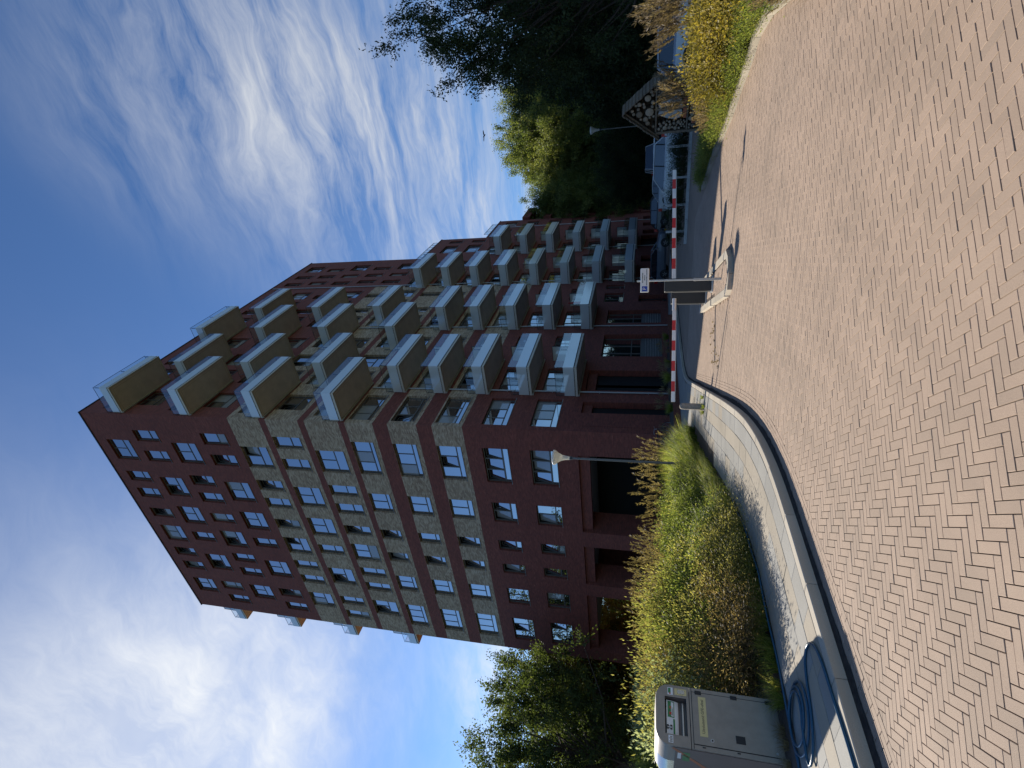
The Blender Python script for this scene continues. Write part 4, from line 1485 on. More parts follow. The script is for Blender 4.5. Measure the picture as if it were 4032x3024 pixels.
    for z in (0.94, 0.52, 0.12):
        MB().box(0.004, 0.018, Wd - 0.075, Wd - 0.035, z - 0.045, z + 0.03, 'black_rubber').build('hinge', door)
    lk = MB()
    lk.tube([(0.006, 0.115, 0.80), (0.012, 0.115, 0.80)], 0.02, 'galvanised', 14)
    lk.tube([(0.011, 0.115, 0.80), (0.014, 0.115, 0.80)], 0.011, 'black_rubber', 12)
    lk.build('lock', door)
    MB().box(0.0065, 0.010, 0.13, 0.215, 0.43, 0.535, 'black_rubber').build('grip', door)
    MB().tube([(0.006, 0.09, 0.10), (0.012, 0.09, 0.10)], 0.013, 'galvanised', 12).build('bolt', door)
    for z in (0.88, 0.50):
        MB().box(0.001, 0.006, 0.024, 0.034, z, z + 0.035, 'black_rubber').build('catch', t)
    rv = MB()                                     # stippled coat: small raised dots
    r2 = random.Random(5)
    for i in range(13):
        for j in range(20):
            y, z = 0.09 + i * 0.043 + (j % 2) * 0.02, 0.07 + j * 0.046
            if y < Wd - 0.09 and not (0.10 < y < 0.235 and 0.42 < z < 0.55) and not (z > 0.80 and 0.1 < y < 0.62):
                rv.add([(0.0072, y - 0.004, z - 0.004), (0.0072, y + 0.004, z - 0.004), (0.0072, y + 0.004, z + 0.004), (0.0072, y - 0.004, z + 0.004), (0.0092, y, z)], [(0, 1, 4), (1, 2, 4), (2, 3, 4), (3, 0, 4)], 'container_taupe')
    rv.build('stipple', door)['kind'] = 'stuff'
    st = MB()
    st.box(0.0075, 0.0085, 0.145, 0.60, 0.845, 0.935, 'sticker_yellow')
    st = st.build('sticker', door)
    text('Uitsluitend GFE-afval', 0.046, 'ink', st, (0.0092, 0.373, 0.89), (R(90), 0, R(90)))
    # plates on the hood
    MB().box(0.0005, 0.003, 0.585, 0.665, 1.07, 1.215, 'sticker_yellow').build('reader_plate', t)
    MB().box(0.003, 0.008, 0.602, 0.648, 1.095, 1.18, 'container_lid').build('card_reader', t)
    s2 = MB()
    s2.box(0.0005, 0.002, 0.578, 0.668, 1.235, 1.30, 'sticker_white')
    s2.box(0.002, 0.003, 0.60, 0.66, 1.262, 1.293, 'sticker_green')
    s2.box(0.002, 0.003, 0.585, 0.603, 1.262, 1.28, 'sticker_red')
    s2.build('sticker', t)
    s3 = MB()
    s3.box(0.0005, 0.002, 0.025, 0.105, 1.245, 1.30, 'sticker_white')
    for q_ in range(4):
        s3.box(0.002, 0.003, 0.033 + q_ * 0.017, 0.045 + q_ * 0.017, 1.253, 1.29 - 0.008 * (q_ % 2), 'container_taupe')
    s3.build('sticker', t)
    # printed end panel with an orange stripe
    ep = MB()
    ep.box(-Dp + 0.02, -0.03, -0.008, -0.001, 0.05, 1.22, 'container_side')
    ep = ep.build('end_panel', t)
    sp = MB()
    sp.add([(-0.03, -0.0095, 1.24), (-0.05, -0.0095, 1.27), (-0.6, -0.0095, 0.75), (-0.57, -0.0095, 0.70)], [(0, 1, 2, 3)], 'orange_stripe')
    sp.build('stripe', ep)
    s4 = MB()
    s4.box(-0.30, -0.15, -0.010, -0.0085, 1.15, 1.19, 'sticker_white')
    s4.box(-0.34, -0.12, -0.0095, -0.0084, 1.05, 1.13, 'sticker_green')
    s4.build('sticker', ep)
    return t


waste_container()

# ------------------------------------------------------------------ garden hose
def hose():
    z = SW + 0.012
    edge = [(on_curve(KERB, KN, clen, s, 1.70)) for s in np.linspace(clen[np.abs(KERB[:, 1] + 15.5).argmin()], clen[np.abs(KERB[:, 1] + 24.0).argmin()], 40)]
    mb = MB()
    P1 = [(p[0] + 0.03 * math.sin(i * 0.9), p[1], z) for i, p in enumerate(edge)]
    mb.tube(smooth3(P1), 0.0125, 'hose_blue', 8)
    tag(mb.build('garden_hose'), 'straight blue garden hose laid along the foot of the planting', 'hose')
    # loose coil of three turns and a loop thrown towards the kerb
    c = np.array([12.24, -21.25])
    pts = [(11.7, -22.6, z), (11.72, -22.0, z), (11.8, -21.6, z)]
    n = 120
    for i in range(n):
        a = math.pi + 0.6 - i / n * 2 * math.pi * 2.75
        turn = i / n * 2.75
        rad = 0.36 + 0.035 * math.sin(turn * 2.3) - 0.03 * turn
        pts.append((c[0] + 0.03 * math.sin(turn * 1.9) + rad * 1.12 * math.cos(a), c[1] + 0.02 * turn + rad * 0.86 * math.sin(a), z + 0.011 * turn))
    pts += [(12.3, -21.75, z + 0.03), (12.55, -21.68, z + 0.01), (12.72, -21.42, z), (12.82, -21.15, z), (12.92, -21.0, z), (13.06, -20.96, z), (13.2, -20.99, z), (13.34, -21.12, z), (13.41, -21.35, z), (13.43, -21.64, z), (13.47, -21.94, z), (13.49, -22.3, z), (13.5, -23.2, z), (13.3, -24.5, z)]
    mb = MB()
    mb.tube(smooth3(pts, 2), 0.0135, 'hose_blue', 8)
    tag(mb.build('garden_hose'), 'blue garden hose coiled on the pavement in front of the container', 'hose')


def smooth3(pts, it=2):
    p = np.asarray(pts, float)
    for _ in range(it):
        q = [p[0]]
        for a, b in zip(p[:-1], p[1:]):
            q += [a * 0.75 + b * 0.25, a * 0.25 + b * 0.75]
        q.append(p[-1])
        p = np.array(q)
    return p


hose()

# low rusty planter wall before the flats
t = thing('planter', 'low rust red planter wall with dry grasses along the flats', 'planter')
MB().box(3.75, 3.83, -5.9, 7.5, 0.03, 0.44, 'corten').build('wall', t)
MB().box(0.6, 3.749, -5.9, -5.82, 0.03, 0.44, 'corten').build('wall', t)
MB().box(0.4, 3.75, -5.815, 7.5, 0.03, 0.36, 'soil').build('soil', t)

# ------------------------------------------------------------------ plants
def unit(v):
    return v / (np.linalg.norm(v, axis=-1, keepdims=True) + 1e-9)


def leaves(pos, axis, L, Wd, rs=None):
    """one folded diamond per leaf; returns verts, quads"""
    rs = rs or rng
    n = len(pos)
    L = np.broadcast_to(L, (n,))[:, None] * rs.uniform(0.7, 1.25, (n, 1))
    Wd = np.broadcast_to(Wd, (n,))[:, None] * rs.uniform(0.75, 1.2, (n, 1))
    axis = unit(axis)
    s = unit(np.cross(axis, rs.normal(size=(n, 3))))
    nn = np.cross(s, axis)
    v = np.stack([pos, pos + axis * L * 0.45 + s * Wd / 2 + nn * Wd * 0.15, pos + axis * L - nn * L * 0.08, pos + axis * L * 0.45 - s * Wd / 2 + nn * Wd * 0.15], 1).reshape(-1, 3)
    return v, np.arange(4 * n).reshape(n, 4)


def blades(base, out, h, w, lean, rs=None, seg=3):
    """grass blades: curved tapering strips"""
    rs = rs or rng
    n = len(base)
    out = unit(np.c_[out[:, :2], np.zeros(n)])
    s = np.c_[-out[:, 1], out[:, 0], np.zeros(n)]
    s = unit(s + 0.5 * rs.normal(size=(n, 3)) * np.array([1, 1, 0.2]))
    ts = np.linspace(0, 1, seg + 1)
    V = []
    for t in ts:
        c = base + np.array([0, 0, 1.0]) * (h * t * (1 - 0.35 * lean * t))[:, None] + out * (h * lean * t * t)[:, None]
        ww = (w * (1 - 0.92 * t ** 1.5))[:, None]
        V += [c - s * ww / 2, c + s * ww / 2]
    V = np.stack(V, 1).reshape(-1, 3)
    k = 2 * (seg + 1)
    F = np.concatenate([np.arange(n)[:, None] * k + np.array([2 * i, 2 * i + 1, 2 * i + 3, 2 * i + 2]) for i in range(seg)])
    return V, F


def join(parts):
    V, F, Rn, b = [], [], [], 0
    for v, f, r_ in parts:
        V.append(v)
        F.append(f + b)
        Rn.append(r_)
        b += len(v)
    return np.concatenate(V), np.concatenate(F), np.concatenate(Rn)


def grass_mesh(name, h, r, nb, w, lean, m_, nodding=0.0):
    a = rng.uniform(0, 2 * math.pi, nb)
    q = r * np.sqrt(rng.random(nb)) * 0.6
    base = np.c_[q * np.cos(a), q * np.sin(a), np.zeros(nb)]
    out = np.c_[np.cos(a), np.sin(a), np.zeros(nb)] + 0.5 * rng.normal(size=(nb, 3))
    V, F = blades(base, out, h * rng.uniform(0.55, 1.05, nb), w * rng.uniform(0.7, 1.2, nb), lean * rng.uniform(0.3, 1.3, nb))
    return fast_mesh(name, V, F, [m_], np.tile(rng.random(nb), 3))


def plume_mesh(name, h, r, n, m_, L=0.34):
    parts = []
    a = rng.uniform(0, 2 * math.pi, n)
    q = r * np.sqrt(rng.random(n)) * 0.7
    base = np.c_[q * np.cos(a), q * np.sin(a), np.zeros(n)]
    out = np.c_[np.cos(a), np.sin(a), np.zeros(n)]
    hh = h * rng.uniform(0.8, 1.1, n)
    ln = rng.uniform(0.08, 0.28, n)
    V, F = blades(base, out, hh, np.full(n, 0.006), ln)
    parts.append((V, F, np.tile(rng.random(n) * 0.5, 3)))
    k = 34
    for i in range(n):
        t = rng.uniform(1 - L / hh[i], 1, k)
        c = base[i] + np.array([0, 0, 1.0]) * (hh[i] * t * (1 - 0.35 * ln[i] * t))[:, None] + out[i] * (hh[i] * ln[i] * t * t)[:, None]
        ax_ = np.array([0, 0, 1.1]) + out[i] * 0.55 + 0.42 * rng.normal(size=(k, 3))
        v, f = leaves(c, ax_, 0.095, 0.016)
        parts.append((v, f, np.full(k, 0.3 + 0.7 * rng.random())))
    V, F, Rn = join(parts)
    return fast_mesh(name, V, F, [m_], Rn)


def shrub_mesh(name, r, h, n, L, Wd, m_, clumps=22, up=0.5):
    cz = rng.uniform(0.25, 0.95, clumps) * h
    rad = r * np.sqrt(np.clip(1 - ((cz / h - 0.45) / 0.62) ** 2, 0.08, 1))
    a = rng.uniform(0, 2 * math.pi, clumps)
    q = rad * np.sqrt(rng.uniform(0.15, 1, clumps))
    c = np.c_[q * np.cos(a), q * np.sin(a), cz]
    k = rng.integers(0, clumps, n)
    off = rng.normal(size=(n, 3)) * np.array([0.17, 0.17, 0.15]) * (r / 0.7)
    p = c[k] + off
    p[:, 2] = np.abs(p[:, 2])
    ax_ = unit(off) + np.array([0, 0, up]) + 0.5 * rng.normal(size=(n, 3))
    V, F = leaves(p, ax_, L, Wd)
    # twigs
    tw = np.repeat(c, 5, 0) + rng.normal(size=(clumps * 5, 3)) * 0.1
    return fast_mesh(name, V, F, [m_], np.clip(0.45 * rng.random(n) + 0.55 * rng.random(clumps)[k], 0, 1)), c


def stems(c, m_='bark'):
    mb = MB()
    for p in c[:12]:
        mid = np.array([p[0] * 0.35, p[1] * 0.35, p[2] * 0.5])
        mb.tube([(0, 0, 0), mid, p], [0.014, 0.009, 0.004], m_, 4, False)
    return mb.mesh('stem')


PROTO = {}


def proto_grass(key, h, r, nb, w, lean, m_, ph=0.0, pn=0, pm='grass_dry'):
    PROTO[key] = [('blades', grass_mesh('blades', h, r, nb, w, lean, m_))]
    if pn:
        PROTO[key].append(('plumes', plume_mesh('plumes', ph, r, pn, pm)))


def proto_shrub(key, *a, **k):
    me, c = shrub_mesh('foliage', *a, **k)
    PROTO[key] = [('foliage', me), ('stem', stems(c))]


def plant(key, name, label, cat, group, x, y, z, sc=1.0, rz=None, zs=None):
    t = thing(name, label, cat, (x, y, z), random.uniform(0, 6.28) if rz is None else rz, group)
    s_ = sc * random.uniform(0.9, 1.1)
    t.scale = (s_, s_, (zs or sc) * random.uniform(0.92, 1.08))
    for nm, me in PROTO[key]:
        put(nm, me, t)
    return t


proto_grass('tall1', 1.25, 0.42, 330, 0.021, 0.55, 'grass_blade', 1.78, 13, 'plume_brown')
proto_grass('tall2', 1.15, 0.40, 300, 0.021, 0.6, 'grass_blade', 1.68, 11, 'plume_brown')
proto_grass('lush', 0.95, 0.40, 380, 0.024, 0.75, 'grass_blade')
proto_grass('lush2', 0.9, 0.42, 340, 0.026, 0.9, 'grass_blade')
proto_grass('tuft', 0.38, 0.16, 150, 0.008, 0.8, 'grass_blade')
proto_grass('dry', 0.75, 0.34, 260, 0.009, 0.6, 'grass_dry', 1.2, 22)
proto_grass('reed', 1.0, 0.3, 220, 0.010, 0.5, 'grass_blade', 1.75, 44, 'plume_tan')
proto_grass('drytuft', 0.30, 0.13, 120, 0.006, 0.9, 'grass_dry')
proto_shrub('olive1', 0.72, 1.25, 5200, 0.055, 0.020, 'leaf_olive', 30)
proto_shrub('olive2', 0.65, 1.15, 4800, 0.05, 0.018, 'leaf_olive', 26)
proto_shrub('green1', 0.65, 1.2, 4600, 0.06, 0.024, 'leaf_green', 26)
proto_shrub('rust1', 0.66, 1.2, 5200, 0.06, 0.012, 'leaf_rust', 28)
proto_shrub('silver1', 0.55, 1.4, 3600, 0.06, 0.028, 'leaf_silver', 22)
proto_shrub('gold1', 0.55, 0.95, 3000, 0.062, 0.034, 'leaf_yellow', 26)
proto_shrub('gold2', 0.50, 0.85, 2600, 0.062, 0.034, 'leaf_yellow', 22)
proto_shrub('ground1', 0.45, 0.34, 2200, 0.045, 0.018, 'leaf_green', 24, up=0.9)
proto_shrub('dark1', 1.3, 2.4, 7000, 0.12, 0.06, 'leaf_dark', 40)
proto_shrub('hedge1', 0.62, 1.05, 4200, 0.05, 0.026, 'leaf_dark', 34)

LBL = {
    'tall1': ('ornamental_grass', 'tall green ornamental grass with brown plumes at the pavement corner', 'grass plant', 'tall plumed grasses at the pavement corner'),
    'tall2': ('ornamental_grass', 'tall green ornamental grass with brown plumes at the pavement corner', 'grass plant', 'tall plumed grasses at the pavement corner'),
    'lush': ('ornamental_grass', 'fresh green arching grass without plumes in the planting before the flats', 'grass plant', 'lush grasses in the planting'),
    'olive1': ('shrub', 'yellow green small-leaved shrub in the planting before the flats', 'shrub', 'olive shrubs in the planting'),
    'olive2': ('shrub', 'yellow green small-leaved shrub in the planting before the flats', 'shrub', 'olive shrubs in the planting'),
    'green1': ('shrub', 'bright green leafy shrub between the yellow green ones by the pavement', 'shrub', 'green shrubs in the planting'),
    'rust1': ('shrub', 'rust brown feathery shrub in the planting near the container', 'shrub', 'rust brown shrubs in the planting'),
    'silver1': ('shrub', 'silvery pale-leaved shrub beside the waste container', 'shrub', 'silvery shrubs by the container'),
    'tuft': ('grass_tuft', 'small green grass tuft at the edge of the planting along the hose', 'grass plant', 'small tufts along the pavement'),
}


def bed_point(sfrac, off):
    s = s0_ + (s1_ - s0_) * sfrac
    return on_curve(KERB, KN, clen, s, 1.72 + off)


s0_, s1_ = clen[np.abs(KERB[:, 1] + 23.3).argmin()], clen[np.abs(KERB[:, 1] + 12.2).argmin()]
prof_z = lambda off: min(1.15, 0.20 + 0.43 * off)


def bedplant(key, f, off, sc=1.0, zs=None):
    p = bed_point(f, off)
    nm, lb, ca, gr = LBL[key]
    plant(key, nm, lb, ca, gr, p[0], p[1], SW - 0.03, sc, zs=zs)


# corner with the tall grasses
for f, off, key, sc, zs in ((1.17, 0.4, 'lush', 0.6, 0.5), (1.14, 0.9, 'lush', 0.75, 0.75), (1.11, 0.45, 'lush', 0.7, 0.55), (1.09, 1.0, 'tall2', 0.8, 0.85), (1.08, 1.6, 'tall1', 0.9, 1.0), (1.04, 1.5, 'tall2', 0.9, 1.0), (1.0, 1.6, 'tall1', 0.95, 1.03), (1.06, 0.45, 'lush', 0.7, 0.5), (1.03, 0.85, 'lush', 0.8, 0.85), (1.0, 0.4, 'lush', 0.75, 0.5), (0.985, 0.95, 'tall2', 0.85, 0.82), (0.96, 0.42, 'lush', 0.85, 0.5), (0.95, 1.1, 'tall2', 0.95, 0.95),
                            (0.92, 0.45, 'lush', 0.9, 0.52), (0.905, 1.0, 'tall2', 0.95, 0.98), (0.875, 0.45, 'lush', 0.95, 0.5), (0.865, 1.15, 'tall1', 1.0, 1.0), (0.83, 0.5, 'lush', 1.0, 0.55), (0.825, 1.15, 'tall1', 1.05, 1.02), (0.79, 0.45, 'lush', 1.0, 0.5),
                            (0.785, 1.1, 'tall2', 1.05, 1.0), (0.755, 1.6, 'tall1', 1.05, 1.0), (0.745, 0.5, 'lush', 1.0, 0.5), (0.735, 1.15, 'tall2', 1.0, 0.92), (0.70, 0.5, 'lush', 0.95, 0.48), (0.70, 1.2, 'lush', 1.0, 1.0), (0.71, 1.8, 'tall1', 1.05, 0.98),
                            (0.84, 1.8, 'tall2', 1.05, 1.05), (0.90, 1.7, 'tall1', 0.95, 1.02), (0.80, 1.75, 'tall1', 1.05, 1.05), (0.66, 1.6, 'tall2', 1.0, 0.92), (0.66, 1.0, 'lush', 0.95, 0.85), (0.66, 0.45, 'lush', 0.9, 0.45), (0.95, 1.75, 'tall2', 0.9, 0.95)):
    bedplant(key, f, off + (1.2 if key[:4] == 'tall' else 0), sc, zs)
    if key[:4] == 'tall':
        bedplant('green1', f + 0.012, off + 0.1, 0.95, 0.42 + 0.28 * off)
        bedplant('lush', f - 0.012, off + 0.55, 1.0, 0.55 + 0.25 * off)
for yy, d, key, sc, zs in ((1695, 18.4, 'lush', 0.7, 0.6), (1725, 17.6, 'lush', 0.8, 0.75), (1755, 16.9, 'lush', 0.9, 0.8), (1785, 16.2, 'lush', 0.9, 0.8), (1740, 18.6, 'tall2', 0.85, 0.9), (1775, 17.8, 'tall1', 0.95, 1.0), (1812, 16.8, 'tall2', 0.95, 1.02), (1842, 15.9, 'tall1', 0.95, 1.03),
                           (1820, 15.5, 'lush', 0.9, 0.75), (1850, 15.0, 'lush', 0.95, 0.75), (1878, 15.4, 'tall2', 1.0, 1.02), (1915, 15.0, 'tall1', 1.0, 1.04), (1955, 14.6, 'tall1', 1.0, 1.05), (1890, 14.5, 'lush', 0.95, 0.7), (1930, 14.1, 'lush', 0.95, 0.7), (2000, 14.3, 'tall2', 1.0, 1.0), (1800, 18.5, 'tall1', 0.95, 1.05)):
    x, y = at(2500, yy, d + (2.0 if key[:4] == 'tall' else 0.35))
    nm, lb, ca, gr = LBL[key]
    if key[:4] == 'tall':
        xm, ym = at(2500, yy + 12, d + 0.6)
        plant('lush2', *LBL['lush'], xm, ym, SW - 0.03, 0.95, zs=0.85)
        xm, ym = at(2500, yy - 12, d + 1.3)
        plant('lush2', *LBL['lush'], xm, ym, SW - 0.03, 1.0, zs=1.05)
    plant(key, nm, lb, ca, gr, x, y, SW - 0.03, sc, zs=zs)
rs = random.Random(11)
for f in np.arange(0.335, 0.68, 0.033):
    for off in (0.42, 1.0, 1.65, 2.3):
        key = rs.choice(['olive1', 'olive2', 'green1', 'green1', 'lush'] if f > 0.45 else ['olive1', 'olive2', 'rust1', 'rust1', 'green1'])
        bedplant(key, f + rs.uniform(-.012, .012), off + rs.uniform(-.12, .12), rs.uniform(0.85, 1.05), prof_z(off) * rs.uniform(0.92, 1.12))
for f, off, key, sc in ((0.315, 0.75, 'rust1', 1.0), (0.315, 1.3, 'rust1', 0.95), (0.31, 1.9, 'silver1', 1.0), (0.30, 2.5, 'silver1', 1.1), (0.33, 2.9, 'silver1', 1.0), (0.30, 0.4, 'rust1', 0.85), (0.33, 1.6, 'olive2', 1.0)):
    bedplant(key, f, off, sc, sc * min(1.0, 0.32 + 0.36 * off))
for f in np.arange(0.22, 1.18, 0.0165):
    bedplant('tuft', f, rs.uniform(0.05, 0.22), rs.uniform(0.6, 1.1))
# round the foot of the container
for x, y in ((11.42, -20.6), (11.45, -20.95), (11.43, -21.3), (11.4, -21.6), (11.36, -21.9), (11.2, -20.42), (11.5, -21.12)):
    plant('drytuft', 'grass_tuft', 'dry grass tuft at the foot of the waste container', 'grass plant', 'dry tufts round the container', x, y, SW - 0.03, rs.uniform(0.5, 0.8))

# bed across the road
for x, y, sc in ((18.55, -12.75, 0.95), (18.15, -12.35, 0.9), (17.75, -11.75, 0.95), (18.6, -11.9, 1.05), (18.2, -11.2, 1.05), (17.55, -10.9, 0.9), (18.9, -12.9, 1.0), (18.0, -10.4, 1.0), (18.85, -11.1, 1.0), (18.95, -13.7, 0.8)):
    plant(rs.choice(['gold1', 'gold2']), 'shrub', 'golden yellow leafed shrub in the bed behind the weedy kerb', 'shrub', 'golden shrubs in the bed across the road', x, y, 0.04, sc)
for x, y, sc in ((18.95, -11.6, 1.0), (19.15, -12.4, 1.0), (17.6, -9.9, 0.85), (17.25, -10.25, 0.8), (19.1, -10.9, 1.0), (17.35, -9.5, 0.85), (18.78, -10.9, 0.95), (19.25, -11.8, 1.05)):
    plant('reed', 'ornamental_grass', 'beige plumed grass standing behind the golden shrubs', 'grass plant', 'beige plumed grasses across the road', x, y, 0.04, sc)
for x, y, sc in ((16.95, -10.75, 0.6), (16.75, -10.35, 0.55), (17.05, -10.2, 0.6)):
    plant('dry', 'ornamental_grass', 'small drooping dry grass at the narrowing of the bed', 'grass plant', 'small dry grasses in the bed', x, y, 0.04, sc)
cl_b = np.r_[0, np.cumsum(np.linalg.norm(np.diff(BED, axis=0), axis=1))]
for s in np.arange(0.0, cl_b[-1] - 0.3, 0.21):
    p = on_curve(BED, BN, cl_b, s, -0.33 - rs.uniform(0, 0.15))
    key = 'ground1' if s < cl_b[-1] * 0.55 else rs.choice(['tuft', 'ground1'])
    plant(key, 'ground_plant', 'low green plant creeping over the kerb of the bed', 'ground plant', 'low plants along the bed kerb', p[0], p[1], 0.05, rs.uniform(0.65, 1.0) * (1 if key == 'ground1' else 0.8))
# lawn of the bed's tip: nobody could count the blades
n = 26000
px_, py_ = rng.uniform(14.0, 19.5, n), rng.uniform(-12.5, -3.5, n)
pp = np.c_[px_, py_]
dd, _ = near_offset(BED, BN, pp)
ok = (dd < -0.16) & inside([(13.9, -5.0), (14.6, -4.1), (15.4, -3.6), (19.5, -3.5), (19.5, -13), (17.9, -13), (14.3, -6)], pp)
pp = pp[ok]
V, F = blades(np.c_[pp, np.full(len(pp), 0.04)], rng.normal(size=(len(pp), 3)), rng.uniform(0.06, 0.2, len(pp)), np.full(len(pp), 0.008), rng.uniform(0.2, 1.0, len(pp)))
o = put('lawn_grass', fast_mesh('lawn_grass', V, F, ['grass_blade'], np.tile(rng.random(len(pp)), 3)))
tag(o, 'uneven green grass in the tip of the bed across the road', 'grass', None, 'stuff')
# dry sprays that lean into the road at the edge of the view
for x, y, sc in ((18.72, -20.1, 0.75), (18.85, -19.5, 0.8), (18.8, -18.5, 0.6), (18.75, -17.2, 0.7), (18.8, -16.3, 0.8)):
    plant('dry', 'ornamental_grass', 'dry arching grass hanging over the kerb on to the bricks', 'grass plant', 'dry grasses hanging over the kerb', x, y, 0.03, sc * 0.7)
# weeds in the joints by the saw cuts
for i in range(34):
    x, y = rs.uniform(10.9, 12.0), rs.uniform(-12.5, -10.6)
    if near_offset(KERB, KN, [(x, y)])[0][0] < -0.5:
        plant('drytuft', 'weed', 'tiny dry weed in the brick joints near the saw cuts', 'weed', 'weeds in the joints', x, y, 0.0, rs.uniform(0.10, 0.24))
for x, y in ((9.68, -11.6), (9.45, -11.55), (9.42, -11.2), (9.72, -11.2)):
    plant('tuft', 'weed', 'leafy weed growing at the foot of the bollard', 'weed', 'weeds round the bollard', x, y, SW, 0.45)
# grasses of the planter before the flats
for i in range(13):
    plant('dry' if i % 3 else 'lush', 'ornamental_grass', 'dry shaded grass growing in the rust red planter', 'grass plant', 'grasses in the planter', rs.uniform(2.6, 3.5), -5.4 + i * 0.95, 0.36, rs.uniform(0.5, 0.7))

# ---- hedge with concrete posts beyond the lane
for i, (x, y) in enumerate([(10.7, 1.5), (11.4, 1.55), (12.1, 1.55), (12.8, 1.5), (13.5, 1.45), (14.2, 1.35), (14.9, 1.2)]):
    plant('hedge1', 'hedge_plant', 'dark clipped hedge plant between the concrete posts', 'hedge', 'hedge along the shaded lane', x, y, 0, 0.9, zs=0.8)
for x, y in ((10.9, 1.15), (12.1, 1.15), (13.3, 1.1), (14.6, 0.95)):
    t = thing('fence_post', 'square concrete fence post standing in front of the dark hedge', 'post', (x, y, 0), 0, 'concrete posts of the hedge')
    MB().bevbox(-0.05, 0.05, -0.05, 0.05, 0, 0.92, 'post_concrete', 0.012).build('shaft', t)
    MB().box(-0.052, 0.052, -0.056, -0.0505, 0.55, 0.62, 'galvanised').build('wire_clip', t)
kb = MB()
kb.box(10.4, 15.6, 0.78, 0.88, -0.03, 0.12, 'post_concrete')
tag(kb.build('lane_kerb'), kind='structure')

# ------------------------------------------------------------------ trees
def tree_mesh(h, crown_z, rx, rz_, clumps, per, L, Wd, m_, elong=0.5, trunk=0.25, droop=0.0, seed=1, bark='bark', spread=0.42, crooked=0.4):
    rs_ = np.random.default_rng(seed)
    # clump centres through the crown, more towards the outside
    u = unit(rs_.normal(size=(clumps, 3)))
    q = rs_.uniform(0.25, 1.0, clumps) ** 0.5
    lump = 1 + 0.22 * np.sin(3 * np.arctan2(u[:, 1], u[:, 0]) + seed) + 0.15 * rs_.normal(size=clumps)
    c = u * (q * lump)[:, None] * np.array([rx, rx, rz_]) + np.array([0, 0, crown_z])
    outw = unit((c - np.array([0, 0, crown_z - rz_ * 0.5])) + 1e-6)
    # every clump is a spray of a few twigs
    T = 7
    tw_dir = unit(outw[:, None, :] + 0.75 * rs_.normal(size=(clumps, T, 3)) + np.array([0, 0, elong - droop]))
    tw_len = spread * rs_.uniform(1.0, 2.4, (clumps, T))
    k, t_ = rs_.integers(0, clumps, per * clumps), rs_.integers(0, T, per * clumps)
    f = rs_.random(per * clumps)
    pos = c[k] + tw_dir[k, t_] * (tw_len[k, t_] * f)[:, None] + rs_.normal(size=(per * clumps, 3)) * spread * 0.22
    pos[:, 2] -= droop * (tw_len[k, t_] * f) ** 2 * 0.5
    ax_ = tw_dir[k, t_] * 0.7 + 0.8 * rs_.normal(size=pos.shape) + np.array([0, 0, -0.15])
    V, F = leaves(pos, ax_, L, Wd, rs_)
    me = fast_mesh('crown', V, F, [m_], np.clip(0.5 * rs_.random(len(pos)) + 0.5 * rs_.random(clumps)[k], 0, 1))
    # trunk and limbs
    mb = MB()
    top = np.array([0.2, 0.1, crown_z + rz_ * 0.55])
    ts = np.linspace(0, 1, 9)
    tp = [np.array([crooked * math.sin(2.1 * t + seed) * t, crooked * math.cos(1.7 * t + seed) * t, 0]) + top * t for t in ts]
    mb.tube(tp, [trunk * (1 - 0.85 * t) * (1.25 if i == 0 else 1) for i, t in enumerate(ts)], bark, 9)
    idx = rs_.permutation(clumps)[:min(clumps, 60)]
    for i in idx:
        t0 = np.clip((c[i, 2] / top[2]) * rs_.uniform(0.35, 0.75), 0.18, 0.95)
        j = int(t0 * 8)
        p0 = tp[j] + (tp[min(j + 1, 8)] - tp[j]) * (t0 * 8 - j)
        mid = p0 * 0.45 + c[i] * 0.55 + np.array([0, 0, -0.06 * np.linalg.norm(c[i] - p0)])
        r0 = trunk * (1 - 0.85 * t0) * 0.42
        mb.tube([p0, mid, c[i]], [r0, r0 * 0.55, r0 * 0.18], bark, 5, False)
        for q_ in range(3):
            mb.tube([c[i], c[i] + tw_dir[i, q_] * tw_len[i, q_]], [r0 * 0.2, r0 * 0.06], bark, 4, False)
    return me, mb.mesh('trunk')


TREES = {
    'near': tree_mesh(11, 6.4, 4.2, 4.0, 330, 230, 0.13, 0.062, 'leaf_dark', 0.5, 0.24, 0.1, 3, 'bark', 0.5),
    'dense': tree_mesh(9, 4.2, 3.6, 4.0, 220, 190, 0.17, 0.09, 'leaf_dark', 0.3, 0.22, 0.0, 5, 'bark', 0.55),
    'poplar': tree_mesh(18, 9.5, 4.6, 8.6, 640, 230, 0.19, 0.12, 'leaf_poplar', 0.7, 0.35, 0.0, 9, 'bark_grey', 0.72),
    'oak': tree_mesh(11, 6.6, 5.0, 4.6, 250, 200, 0.17, 0.10, 'leaf_oak', 0.35, 0.30, 0.0, 13, 'bark', 0.62),
    'light': tree_mesh(9, 4.4, 3.6, 4.2, 200, 190, 0.16, 0.09, 'leaf_green', 0.35, 0.22, 0.0, 17, 'bark_grey', 0.55),
}


def tree(key, label, loc, sc=1.0, group=None, rz=None, zs=None):
    t = thing('tree', label, 'tree', (loc[0], loc[1], 0), random.uniform(0, 6.28) if rz is None else rz, group)
    t.scale = (sc, sc, zs or sc)
    put('crown', TREES[key][0], t)
    put('trunk', TREES[key][1], t)
    return t


